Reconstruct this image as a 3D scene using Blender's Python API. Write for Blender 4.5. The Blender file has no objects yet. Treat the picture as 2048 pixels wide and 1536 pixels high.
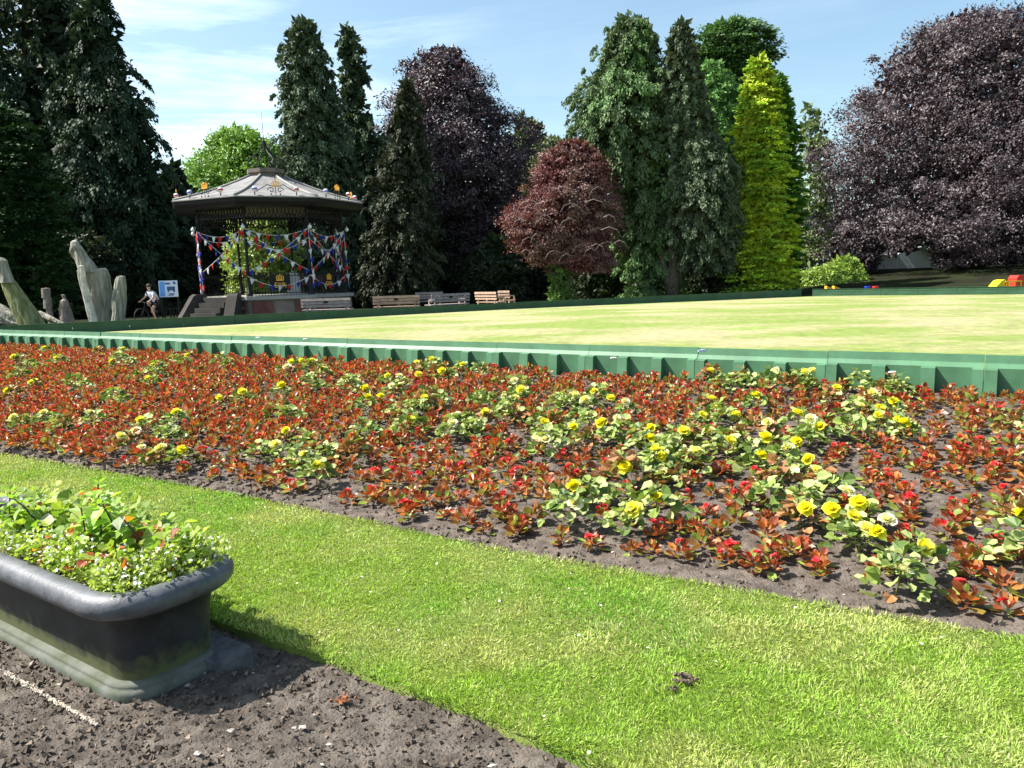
import bpy, math, random
import numpy as np
from mathutils import Vector, Matrix

random.seed(7)
RNG = np.random.default_rng(11)
sc = bpy.context.scene
C = sc.collection
R = math.radians

# ------------------------------------------------------------------ camera
FPX, CAMH = 1540.0, 1.6
PITCH, ROLL = math.atan(211 / 1540), R(1.66)
fw = np.array([0, math.cos(PITCH), -math.sin(PITCH)])
up0 = np.array([0, math.sin(PITCH), math.cos(PITCH)])
RT = math.cos(ROLL) * np.array([1., 0, 0]) - math.sin(ROLL) * up0
UP = math.sin(ROLL) * np.array([1., 0, 0]) + math.cos(ROLL) * up0
CAM = np.array([0, 0, CAMH])
cd = bpy.data.cameras.new('camera')
cam = bpy.data.objects.new('camera', cd)
C.objects.link(cam)
m = Matrix.Identity(4)
for i in range(3):
    m[i][0] = RT[i]; m[i][1] = UP[i]; m[i][2] = -fw[i]; m[i][3] = CAM[i]
cam.matrix_world = m
cd.sensor_width = 36
cd.lens = 36 * FPX / 2048
cd.clip_start = .05
cd.clip_end = 3000
sc.camera = cam

# ------------------------------------------------------------------ light
SUN = Vector((-1.0, 0.06, 1.2)).normalized()
SUN_EL = math.asin(SUN.z)
SUN_AZ = math.atan2(SUN.x, SUN.y)
sd = bpy.data.lights.new('sun', 'SUN')
sd.energy = 5.0
sd.angle = R(.5)
sd.color = (1.0, .955, .88)
so = bpy.data.objects.new('sun', sd)
C.objects.link(so)
so.rotation_euler = SUN.to_track_quat('Z', 'Y').to_euler()
so.location = (0, 0, 30)
sc.view_settings.view_transform = 'Standard'
sc.view_settings.look = 'None'
sc.view_settings.gamma = 1
sc.view_settings.use_curve_mapping = False
sc.view_settings.exposure = 1.3

w = bpy.data.worlds.new('World')
sc.world = w
w.use_nodes = True
nt = w.node_tree
nt.nodes.clear()
def N(t, typ, **kw):
    n = t.nodes.new(typ)
    for k, v in kw.items():
        if k in n.inputs: n.inputs[k].default_value = v
        else: setattr(n, k, v)
    return n
out = N(nt, 'ShaderNodeOutputWorld')
bg = N(nt, 'ShaderNodeBackground', Strength=.085)
sky = N(nt, 'ShaderNodeTexSky')
sky.sky_type = 'NISHITA'
sky.sun_disc = False
sky.sun_elevation = SUN_EL
sky.sun_rotation = SUN_AZ
sky.air_density = 1.0
sky.dust_density = 1.6
sky.ozone_density = .7
tc = N(nt, 'ShaderNodeTexCoord')
sep = N(nt, 'ShaderNodeSeparateXYZ')
nt.links.new(tc.outputs['Generated'], sep.inputs[0])
zc = N(nt, 'ShaderNodeMath', operation='MAXIMUM'); zc.inputs[1].default_value = .06
nt.links.new(sep.outputs[2], zc.inputs[0])
def div(a, b):
    n = N(nt, 'ShaderNodeMath', operation='DIVIDE')
    nt.links.new(a, n.inputs[0]); nt.links.new(b, n.inputs[1]); return n.outputs[0]
cmb = N(nt, 'ShaderNodeCombineXYZ')
nt.links.new(div(sep.outputs[0], zc.outputs[0]), cmb.inputs[0])
nt.links.new(div(sep.outputs[1], zc.outputs[0]), cmb.inputs[1])
mp = N(nt, 'ShaderNodeMapping')
mp.inputs['Rotation'].default_value = (0, 0, R(28))
mp.inputs['Scale'].default_value = (.75, 1.15, 1)
mp.inputs['Location'].default_value = (1.75, .9, 0)
nt.links.new(cmb.outputs[0], mp.inputs[0])
cn = N(nt, 'ShaderNodeTexNoise'); cn.inputs['Scale'].default_value = .62
cn.inputs['Detail'].default_value = 9; cn.inputs['Roughness'].default_value = .62; cn.inputs['Distortion'].default_value = .5
nt.links.new(mp.outputs[0], cn.inputs['Vector'])
cr = N(nt, 'ShaderNodeMapRange')
cr.inputs['From Min'].default_value = .47; cr.inputs['From Max'].default_value = .76
cr.inputs['To Max'].default_value = .75
nt.links.new(cn.outputs['Fac'], cr.inputs['Value'])
mx = N(nt, 'ShaderNodeMixRGB')
mx.inputs[2].default_value = (9.6, 10.6, 11.0, 1)
az = N(nt, 'ShaderNodeMapRange'); az.inputs['From Min'].default_value = .0; az.inputs['From Max'].default_value = -.22
az.inputs['To Min'].default_value = .12
nt.links.new(sep.outputs[0], az.inputs['Value'])
cm = N(nt, 'ShaderNodeMath', operation='MULTIPLY'); nt.links.new(cr.outputs[0], cm.inputs[0]); nt.links.new(az.outputs[0], cm.inputs[1])
nt.links.new(cm.outputs[0], mx.inputs[0])
tn = N(nt, 'ShaderNodeMixRGB', blend_type='MULTIPLY'); tn.inputs[0].default_value = 1; tn.inputs[2].default_value = (1.05, 1.14, 1.06, 1)
nt.links.new(sky.outputs[0], tn.inputs[1]); nt.links.new(tn.outputs[0], mx.inputs[1])
nt.links.new(mx.outputs[0], bg.inputs[0])
nt.links.new(bg.outputs[0], out.inputs[0])

sc.cycles.max_bounces = 6
sc.cycles.diffuse_bounces = 3
sc.cycles.transmission_bounces = 4
sc.cycles.transparent_max_bounces = 4
sc.cycles.use_denoising = True

# ------------------------------------------------------------------ helpers
def ray(x, y): return fw + (x - 1024) / FPX * RT - (y - 768) / FPX * UP
def PZ(x, y, z=0.):
    d = ray(x, y); return CAM + d * (z - CAMH) / d[2]
def PY(x, y, Y):
    d = ray(x, y); return CAM + d * Y / d[1]
def topx(q):
    v = np.asarray(q) - CAM
    zc = v @ fw
    return 1024 + FPX * (v @ RT) / zc, 768 - FPX * (v @ UP) / zc, zc

def topx2(P):
    v = P - CAM; zc = v @ fw
    return 1024 + FPX * (v @ RT) / zc, 768 - FPX * (v @ UP) / zc, zc

def vnoise(x, y, s, seed=0):
    """smooth value noise 0..1"""
    x = np.asarray(x, float) / s + 1000; y = np.asarray(y, float) / s + 1000
    xi = np.floor(x).astype(np.int64); yi = np.floor(y).astype(np.int64)
    fx = x - xi; fy = y - yi
    fx = fx * fx * (3 - 2 * fx); fy = fy * fy * (3 - 2 * fy)
    def h(a, b):
        n = (a * 374761393 + b * 668265263 + seed * 1442695041) & 0x7fffffff
        n = ((n ^ (n >> 13)) * 1274126177) & 0x7fffffff
        return ((n ^ (n >> 16)) & 0xffff) / 65535.
    return (h(xi, yi) * (1 - fx) + h(xi + 1, yi) * fx) * (1 - fy) + (h(xi, yi + 1) * (1 - fx) + h(xi + 1, yi + 1) * fx) * fy
def fbm(x, y, s, seed=0, o=4):
    a, t, n = 1., 0., 0.
    for i in range(o):
        t = t + a * vnoise(x, y, s, seed + i); n += a; a *= .5; s *= .5
    return t / n

MATS = {}
def mat(name, col, rough=.7, spec=.3, var=.0, vs=5., col2=None, bump=0., bs=30., trans=0., attr=False, metal=0., tcol=None, detail=5):
    if name in MATS: return MATS[name]
    M = bpy.data.materials.new(name); M.use_nodes = True
    t = M.node_tree; b = t.nodes['Principled BSDF']
    b.inputs['Roughness'].default_value = rough
    b.inputs['Specular IOR Level'].default_value = spec
    b.inputs['Metallic'].default_value = metal
    b.inputs['Base Color'].default_value = (*col, 1)
    L = t.links.new
    csock = None
    tcn = N(t, 'ShaderNodeTexCoord')
    if var > 0 or col2:
        nz = N(t, 'ShaderNodeTexNoise'); nz.inputs['Scale'].default_value = vs; nz.inputs['Detail'].default_value = detail
        nz.inputs['Roughness'].default_value = .62
        L(tcn.outputs['Object'], nz.inputs['Vector'])
        rp = N(t, 'ShaderNodeValToRGB')
        c2 = col2 or tuple(c * (1 - var) for c in col)
        c1 = col if col2 else tuple(min(1, c * (1 + var)) for c in col)
        rp.color_ramp.elements[0].position = .36; rp.color_ramp.elements[1].position = .64
        rp.color_ramp.elements[0].color = (*c2, 1); rp.color_ramp.elements[1].color = (*c1, 1)
        L(nz.outputs['Fac'], rp.inputs[0]); csock = rp.outputs[0]
    if attr:
        at = N(t, 'ShaderNodeAttribute', attribute_name='tint')
        if csock:
            mm = N(t, 'ShaderNodeMixRGB', blend_type='MULTIPLY'); mm.inputs[0].default_value = 1
            L(csock, mm.inputs[1]); L(at.outputs['Color'], mm.inputs[2]); csock = mm.outputs[0]
        else:
            csock = at.outputs['Color']
    if csock: L(csock, b.inputs['Base Color'])
    if bump > 0:
        nb = N(t, 'ShaderNodeTexNoise'); nb.inputs['Scale'].default_value = bs; nb.inputs['Detail'].default_value = 6
        L(tcn.outputs['Object'], nb.inputs['Vector'])
        bp = N(t, 'ShaderNodeBump'); bp.inputs['Strength'].default_value = 1; bp.inputs['Distance'].default_value = bump
        L(nb.outputs['Fac'], bp.inputs['Height']); L(bp.outputs[0], b.inputs['Normal'])
    if trans > 0:
        tr = N(t, 'ShaderNodeBsdfTranslucent')
        if csock:
            gm = N(t, 'ShaderNodeMixRGB', blend_type='MULTIPLY'); gm.inputs[0].default_value = 1
            L(csock, gm.inputs[1]); gm.inputs[2].default_value = (*(tcol or (1.3, 1.2, .7)), 1)
            L(gm.outputs[0], tr.inputs[0])
        else: tr.inputs[0].default_value = (*col, 1)
        ms = N(t, 'ShaderNodeMixShader'); ms.inputs[0].default_value = trans
        L(b.outputs[0], ms.inputs[1]); L(tr.outputs[0], ms.inputs[2])
        L(ms.outputs[0], t.nodes['Material Output'].inputs[0])
    MATS[name] = M
    return M

def mesh_np(name, V, F, tint=None, smooth=False):
    """V (n,3), F list of int arrays each (k,3) or (k,4)"""
    me = bpy.data.meshes.new(name)
    V = np.asarray(V, np.float32)
    me.vertices.add(len(V)); me.vertices.foreach_set('co', V.ravel())
    if isinstance(F, np.ndarray): F = [F]
    F = [np.asarray(f) for f in F if len(f)]
    loops = np.concatenate([f.ravel() for f in F]).astype(np.int32)
    starts, totals, o = [], [], 0
    for f in F:
        k = f.shape[1]
        starts.append(o + np.arange(len(f)) * k); o += f.size
    me.loops.add(len(loops)); me.loops.foreach_set('vertex_index', loops)
    st = np.concatenate(starts).astype(np.int32)
    me.polygons.add(len(st)); me.polygons.foreach_set('loop_start', st)
    me.polygons.foreach_set('use_smooth', np.full(len(st), bool(smooth)))
    if tint is not None:
        a = me.color_attributes.new('tint', 'FLOAT_COLOR', 'POINT')
        t4 = np.ones((len(V), 4), np.float32); t4[:, :3] = tint
        a.data.foreach_set('color', t4.ravel())
    me.update(calc_edges=True)
    me.validate()
    return me

def norm(a): return a / np.maximum(np.linalg.norm(a, axis=-1, keepdims=True), 1e-9)

def scatter(tv, tf, O, X, Y, Z, S, col=None, colT=None):
    """instantiate template verts tv(k,3)/faces tf(m,q) at O with frame X,Y,Z, scale S (n,3) -> V,F,tint"""
    tv = np.asarray(tv, float); n = len(O); k = len(tv)
    V = (O[:, None, :] + tv[None, :, 0:1] * (X * S[:, 0:1])[:, None, :] + tv[None, :, 1:2] * (Y * S[:, 1:2])[:, None, :]
         + tv[None, :, 2:3] * (Z * S[:, 2:3])[:, None, :]).reshape(-1, 3)
    F = (np.asarray(tf)[None] + (np.arange(n) * k)[:, None, None]).reshape(-1, np.asarray(tf).shape[1])
    T = None
    if col is not None:
        T = np.repeat(col, k, axis=0)
        if colT is not None: T = T * np.tile(np.asarray(colT), (n, 1))
    return V, F, T

def frames(D, Nn):
    """Y axis along D, Z close to Nn"""
    Y = norm(D); X = norm(np.cross(Y, Nn)); Z = np.cross(X, Y)
    return X, Y, Z

class MB:
    """small mesh collector"""
    def __init__(s): s.V = []; s.F3 = []; s.F4 = []; s.T = []; s.n = 0; s.P = []
    def add(s, V, F, T=None):
        V = np.asarray(V, float); F = np.asarray(F)
        s.V.append(V)
        (s.F3 if F.shape[1] == 3 else s.F4).append(F + s.n)
        s.T.append(np.ones((len(V), 3)) if T is None else (np.tile(T, (len(V), 1)) if np.ndim(T) == 1 else T))
        s.n += len(V)
    def box(s, c, d, rz=0., M=None, T=None, taper=1.):
        x, y, z = [k / 2 for k in d]
        v = np.array([[-x, -y, -z], [x, -y, -z], [x, y, -z], [-x, y, -z], [-x * taper, -y * taper, z], [x * taper, -y * taper, z], [x * taper, y * taper, z], [-x * taper, y * taper, z]])
        if M is not None: v = v @ np.array(M).T
        if rz:
            c_, s_ = math.cos(rz), math.sin(rz); v = v @ np.array([[c_, s_, 0], [-s_, c_, 0], [0, 0, 1]])
        f = np.array([[3, 2, 1, 0], [4, 5, 6, 7], [0, 1, 5, 4], [1, 2, 6, 5], [2, 3, 7, 6], [3, 0, 4, 7]])
        s.add(v + np.array(c), f, T)
    def beam(s, a, b, w, h, up=(0, 0, 1), T=None):
        a = np.array(a, float); b = np.array(b, float); d = b - a; L = np.linalg.norm(d); d = d / L
        u = np.array(up, float); x = np.cross(d, u)
        if np.linalg.norm(x) < 1e-4: x = np.cross(d, np.array([1., 0, 0]))
        x /= np.linalg.norm(x); z = np.cross(x, d)
        s.box((a + b) / 2, (w, L, h), M=np.stack([x, d, z], 1), T=T)
    def tube(s, pts, rad, n=8, cap=True, T=None):
        pts = np.array(pts, float); m_ = len(pts)
        rad = np.full(m_, rad) if np.ndim(rad) == 0 else np.array(rad, float)
        tg = norm(np.gradient(pts, axis=0))
        ref = np.array([0, 0, 1.]) if abs(tg[0][2]) < .9 else np.array([1., 0, 0])
        x = np.cross(tg[0], ref); x /= np.linalg.norm(x)
        V = []
        an = np.arange(n) * 2 * math.pi / n
        for i in range(m_):
            x = x - tg[i] * (x @ tg[i]); x /= np.linalg.norm(x); y = np.cross(tg[i], x)
            V.append(pts[i] + rad[i] * (np.cos(an)[:, None] * x + np.sin(an)[:, None] * y))
        V = np.concatenate(V); F = []
        for i in range(m_ - 1):
            for j in range(n):
                F.append([i * n + j, i * n + (j + 1) % n, (i + 1) * n + (j + 1) % n, (i + 1) * n + j])
        if cap:
            V = np.concatenate([V, pts[:1], pts[-1:]]); o = m_ * n
            F3 = [[o, (j + 1) % n, j] for j in range(n)] + [[o + 1, (m_ - 1) * n + j, (m_ - 1) * n + (j + 1) % n] for j in range(n)]
            k = s.n
            s.add(V, np.array(F), T); s.F3.append(np.array(F3) + k)
        else: s.add(V, np.array(F), T)
    def lathe(s, prof, c=(0, 0, 0), n=16, T=None):
        an = np.arange(n) * 2 * math.pi / n; V = []
        for r_, z in prof: V.append(np.stack([c[0] + r_ * np.cos(an), c[1] + r_ * np.sin(an), np.full(n, c[2] + z)], 1))
        F = [[i * n + j, i * n + (j + 1) % n, (i + 1) * n + (j + 1) % n, (i + 1) * n + j] for i in range(len(prof) - 1) for j in range(n)]
        s.add(np.concatenate(V), np.array(F), T)
    def ball(s, c, r_, n=10, sc_=(1, 1, 1), T=None):
        k = n // 2 + 1; pr = [(max(1e-4, math.sin(math.pi * i / k)), -math.cos(math.pi * i / k)) for i in range(k + 1)]
        an = np.arange(n) * 2 * math.pi / n; V = []
        for a, z in pr: V.append(np.stack([a * np.cos(an) * sc_[0], a * np.sin(an) * sc_[1], np.full(n, z * sc_[2])], 1) * r_ + np.array(c))
        F = [[i * n + j, i * n + (j + 1) % n, (i + 1) * n + (j + 1) % n, (i + 1) * n + j] for i in range(k) for j in range(n)]
        s.add(np.concatenate(V), np.array(F), T)
    def poly(s, pts2, d, origin, ax, ay, an, T=None):
        """extruded polygon (convex or fan-able)"""
        p = np.array(pts2, float); k = len(p); ax, ay, an = map(np.array, (ax, ay, an))
        A = np.array(origin) + p[:, :1] * ax + p[:, 1:] * ay
        V = np.concatenate([A, A + an * d])
        F4 = [[i, (i + 1) % k, k + (i + 1) % k, k + i] for i in range(k)]
        o = s.n
        s.add(V, np.array(F4), T)
        F3 = [[0, i + 1, i] for i in range(1, k - 1)] + [[k, k + i, k + i + 1] for i in range(1, k - 1)]
        s.F3.append(np.array(F3) + o)
    def mesh(s, name, smooth=False, tint=False):
        F = []
        if s.F4: F.append(np.concatenate(s.F4))
        if s.F3: F.append(np.concatenate(s.F3))
        return mesh_np(name, np.concatenate(s.V), F, np.concatenate(s.T) if tint else None, smooth)
    def build(s, name, m_, parent=None, smooth=False, tint=False, **kw):
        return obj(name, s.mesh(name, smooth, tint), m_, parent, **kw)

def obj(name, me, m_, parent=None, label=None, cat=None, group=None, kind=None, loc=None):
    o = bpy.data.objects.new(name, me)
    C.objects.link(o)
    if m_ is not None and len(me.materials) == 0: me.materials.append(m_)
    if parent is not None: o.parent = parent
    if loc is not None: o.location = loc
    return tag(o, label, cat, group, kind)
def tag(o, label=None, cat=None, group=None, kind=None):
    if label: o['label'] = label
    if cat: o['category'] = cat
    if group: o['group'] = group
    if kind: o['kind'] = kind
    return o
def empty(name, label, cat, loc=(0, 0, 0), rz=0., group=None):
    o = bpy.data.objects.new(name, None); C.objects.link(o)
    o.location = loc; o.rotation_euler = (0, 0, rz); o.empty_display_size = .2
    return tag(o, label, cat, group)
def dup(root, kids, loc, rz=0., s=1., label=None):
    r_ = root.copy(); C.objects.link(r_); r_.location = loc; r_.rotation_euler = (0, 0, rz); r_.scale = (s, s, s)
    if label: r_['label'] = label
    for ch in kids:
        c_ = ch.copy(); C.objects.link(c_); c_.parent = r_
    return r_
ORD = ['first', 'second', 'third', 'fourth', 'fifth', 'sixth', 'seventh', 'eighth', 'ninth', 'tenth', 'eleventh', 'twelfth', 'thirteenth',
       'fourteenth', 'fifteenth', 'sixteenth', 'seventeenth', 'eighteenth', 'nineteenth', 'twentieth']
def ordw(i):
    if i >= 99: return 'hundred-and-' + ordw(i - 100) if i > 99 else 'hundredth'
    if i < 20: return ORD[i]
    t = ['twenty', 'thirty', 'forty', 'fifty', 'sixty', 'seventy', 'eighty', 'ninety'][(i + 1) // 10 - 2]; u = (i + 1) % 10
    return (t[:-1] + 'ieth') if u == 0 else t + '-' + ORD[u - 1]

# ------------------------------------------------------------------ layout lines
def yb(x): return 18.73 - .6616 * (np.asarray(x, float) + 11.6)      # near boards
XF = np.array([-30., -16, -5.18, -1.97, -.03, 1.25, 2.165, 8]); YF = np.array([22.5, 14.2, 7.62, 5.69, 4.38, 3.66, 3.117, -.5])
def yf(x): return np.interp(x, XF, YF)                               # front edge of the bed
XL = np.array([-30., -12, -1.485, -.93, -.271, .277, 3, 8]); YL = np.array([23.8, 11.0, 3.56, 3.2, 2.74, 2.33, .4, -3.2])
def yl(x): return np.interp(x, XL, YL)                               # lower edge of the lawn
def bedt(x, y): return np.clip((y - yf(x)) / (yb(x) - yf(x)), 0, 1.2)
def bedz(x, y):
    return -.02 + .30 * bedt(x, y) ** .85
def PB(px, py, h=0.):
    """a point h above the bed, met by the view line of a photograph pixel"""
    z = h
    for _ in range(12):
        q = PZ(px, py, z); z = float(bedz(q[0], q[1])) + h
    return q
e_b = norm(np.array([1., -.6616, 0])); n_b = np.array([e_b[1], -e_b[0], 0])  # along the boards, outward to the camera
CORN = np.array([-15.6, float(yb(-15.6)), 0]); FARC = np.array([14.6, 37.3, 0]); FARR = np.array([27.5, 27.4, 0])

# ------------------------------------------------------------------ ground
def ground_h(x, y):
    d = (y - yb(x)) * .834
    h = -.06 + .26 * np.clip((d - .1) / 1.2, 0, 1)
    dr = norm(FARR - FARC); nr = np.array([-dr[1], dr[0], 0])
    d2 = (x - FARC[0]) * nr[0] + (y - FARC[1]) * nr[1]
    side = np.clip((x - 10) / 8, 0, 1)
    return h + side * np.clip((d2 - 2) * .1, 0, 1.3)
gx = np.concatenate([[-900, -400, -150, -80], np.linspace(-50, 60, 111), [90, 160, 400, 900]])
gy = np.concatenate([[-60, -20], np.linspace(-6, 90, 97), [120, 200, 500, 1500]])
GX, GY = np.meshgrid(gx, gy)
def gridmesh(name, X, Y, Z, smooth=True, tint=None):
    ny, nx = X.shape
    i = np.arange(ny * nx).reshape(ny, nx)
    F = np.stack([i[:-1, :-1], i[:-1, 1:], i[1:, 1:], i[1:, :-1]], -1).reshape(-1, 4)
    return mesh_np(name, np.stack([X, Y, Z], -1).reshape(-1, 3), F, tint, smooth)
m_ground = mat('ground_mat', (.022, .033, .012), .95, .05, col2=(.016, .014, .010), vs=.5, bump=.03, bs=9)
obj('ground', gridmesh('ground', GX, GY, ground_h(GX, GY)), m_ground, kind='structure')

# soil path in the foreground
m_soil = mat('soil_mat', (.140, .119, .100), .95, .1, col2=(.055, .046, .039), vs=9, bump=.014, bs=75, detail=12)
xs = np.arange(-3.6, 1.6, .021); ys = np.arange(.9, 5.6, .021)
X, Y = np.meshgrid(xs, ys)
Z = -.035 + .02 * (fbm(X, Y, .6, 3) - .5) + .016 * (fbm(X, Y, .11, 5) - .5) + .016 * (vnoise(X, Y, .03, 9) - .5) * (.4 + vnoise(X, Y, .35, 12))
Z = np.where(Y > yl(X) + .12, -.055, Z)
obj('soil_path', gridmesh('soil_path', X, Y, Z), m_soil, kind='structure')

# lawn strip
m_turf = mat('turf_mat', (.10, .17, .025), .95, .05, col2=(.15, .18, .05), vs=3.2, bump=.012, bs=130)
xs = np.concatenate([np.linspace(-16, -4, 60)[:-1], np.linspace(-4, 6, 260)])
tt = np.linspace(0, 1, 40)
X = np.repeat(xs[None], 40, 0)
lo = yl(xs) + .035 * (vnoise(xs, xs * 0, .13, 4) - .5) + .02 * (vnoise(xs, xs * 0, .04, 6) - .5)
hi = yf(xs) + .03 * (vnoise(xs, xs * 0, .12, 8) - .5)
Y = lo[None] + (hi - lo)[None] * tt[:, None]
Z = .0 + .012 * (fbm(X, Y, .5, 21) - .5)
Z[0] -= .05; Z[-1] -= .04
Y[1] = Y[0] + .012; Y[-2] = Y[-1] - .012
obj('lawn', gridmesh('lawn', X, Y, Z), m_turf, kind='structure')

# flower bed soil
m_bed = mat('bed_soil_mat', (.15, .125, .105), .95, .1, col2=(.068, .055, .046), vs=11, bump=.014, bs=70, detail=12)
xs = np.concatenate([np.linspace(-19, -4, 160)[:-1], np.linspace(-4, 6, 300)])
tt = np.linspace(-.012, 1.0, 170) ** 1.0
tt = np.sign(tt) * np.abs(tt) ** 1.15
X = np.repeat(xs[None], 170, 0); Y = yf(xs)[None] + (yb(xs) - yf(xs))[None] * tt[:, None]
Z = bedz(X, Y) + .03 * (fbm(X, Y, .35, 31) - .5) + .03 * (fbm(X, Y, .09, 33, 3) - .5)
obj('flower_bed', gridmesh('flower_bed', X, Y, Z), m_bed, kind='structure')

# crumbs of earth: stuff
oct_v = np.array([[1, 0, 0], [-1, 0, 0], [0, 1, 0], [0, -1, 0], [0, 0, 1], [0, 0, -1], [.6, .6, .3]], float)
oct_f = np.array([[0, 6, 4], [6, 2, 4], [2, 1, 4], [1, 3, 4], [3, 0, 4], [0, 3, 5], [3, 1, 5], [1, 2, 5], [2, 0, 5]])
tet_v = np.array([[1, 0, -.4], [-.5, .9, -.4], [-.6, -.8, -.4], [.1, 0, .9]], float); tet_f = np.array([[0, 1, 3], [1, 2, 3], [2, 0, 3], [0, 2, 1]])
def rocks(n, xyz, size, cols, seed, tmpl=None):
    g = np.random.default_rng(seed)
    D = norm(g.normal(size=(n, 3))); X_, Y_, Z_ = frames(D, norm(g.normal(size=(n, 3))))
    S = size[:, None] * g.uniform(.55, 1.25, (n, 3))
    return scatter(*(tmpl or (oct_v, oct_f)), xyz, X_, Y_, Z_, S, cols)
g = np.random.default_rng(5)
def crumb_obj(name, n, fx, fy, fz, smin, smax, seed, mtl):
    x = fx; y = fy
    sz = smin + (smax - smin) * g.random(len(x)) ** 5
    sz = sz * np.clip(np.hypot(x, y) / 3.2, .8, 3)
    b = g.uniform(.55, 1.25, len(x)); b = np.where(g.random(len(x)) < .03, g.uniform(1.7, 3.2, len(x)), b)
    cols = np.stack([b * 1.05, b, b * .95], 1) * np.array([.12, .101, .085])
    V, F, T = rocks(len(x), np.stack([x, y, fz + sz * .2], 1), sz, np.clip(cols, 0, .6), seed, (tet_v, tet_f))
    return obj(name, mesh_np(name, V, F, T), mtl, kind='stuff')
m_crumb = mat('crumb_mat', (.2, .16, .13), .95, .1, attr=True)
n = 42000
x = g.uniform(-2.6, .6, n); y = 1.9 + 3.2 * g.random(n) ** 1.3
k = y < yl(x) - .005; x, y = x[k], y[k]
k = vnoise(x, y, .3, 12) + .6 * g.random(len(x)) > .38; x, y = x[k], y[k]
tag(crumb_obj('soil_crumbs', n, x, y, -.035 + .02 * (fbm(x, y, .6, 3) - .5) + .003, .003, .018, 1, m_crumb), 'loose dark crumbs of dry earth and grit over the soil path', 'gravel')
n = 34000
x = g.uniform(-6.0, 4.6, n); y = yf(x) + .0 + (yb(x) - yf(x)) * g.random(n) ** 1.7
tag(crumb_obj('bed_crumbs', n, x, y, bedz(x, y) + .03 * (fbm(x, y, .35, 31) - .5), .003, .017, 2, m_crumb), 'small lumps of dry soil between the bedding plants', 'gravel')

# grass blades
def blades(name, n, seed):
    g = np.random.default_rng(seed)
    u = g.random(n)
    Yd = 1.9 * (9.5 / 1.9) ** u            # log distance: even in the picture
    px_ = g.uniform(-.8, .8, n)
    x = px_ * Yd * 1.02; y = Yd
    ok = (y > yl(x) - .01) & (y < yf(x) + .012)
    x, y = x[ok], y[ok]; n = len(x)
    z = .012 * (fbm(x, y, .5, 21) - .5)
    az = g.uniform(0, 2 * math.pi, n)
    sw = vnoise(x, y, .12, 77) * 6.28
    az = az * .6 + sw
    lean = g.uniform(.15, 1.35, n)
    D = np.stack([np.cos(az) * np.sin(lean), np.sin(az) * np.sin(lean), np.cos(lean)], 1)
    X_, Y_, Z_ = frames(D, np.stack([np.cos(az), np.sin(az), .3 + 0 * az], 1) * .5 + g.normal(size=(n, 3)) * .5)
    edge = np.minimum(y - yl(x), yf(x) - y)
    L = g.uniform(.010, .021, n) * (1 + .7 * vnoise(x, y, .25, 50)) * np.where(edge < .04, 1.35, 1)
    W = g.uniform(.0024, .0042, n) * np.clip(y / 3.2, .8, 2.6)
    S = np.stack([W, L, L], 1)
    tv = np.array([[-.5, 0, 0], [.5, 0, 0], [.45, .6, .06], [-.15, 1, -.06]])
    tf3 = np.array([[0, 1, 2], [0, 2, 3]])
    dry = fbm(x, y, .55, 60, 3); dry = np.clip((dry - .47) * 4.2, 0, 1)
    lush = np.clip((fbm(x, y, .7, 90, 3) - .53) * 5, 0, 1)
    base = np.array([.29, .45, .060]); pale = np.array([.45, .50, .16]); deep = np.array([.15, .38, .030]); straw = np.array([.54, .54, .25])
    c = base + (pale - base) * (dry * .8)[:, None]; c = c + (deep - c) * (lush * .65)[:, None]
    isst = g.random(n) < (.07 + .2 * dry); c[isst] = straw
    c = c * g.uniform(.55, 1.4, n)[:, None]
    V, F, T = scatter(tv, tf3, np.stack([x, y, z], 1), X_, Y_, Z_, S, c, [[.8] * 3, [.8] * 3, [1] * 3, [1.05] * 3])
    m_ = mat('grass_blade_mat', (.2, .3, .05), .55, .25, trans=.3, attr=True)
    return obj(name, mesh_np(name, V, F, T), m_, label='short mown green grass with dry straw-coloured patches', cat='grass', kind='stuff')
blades('grass_blades', 420000, 3)

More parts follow.
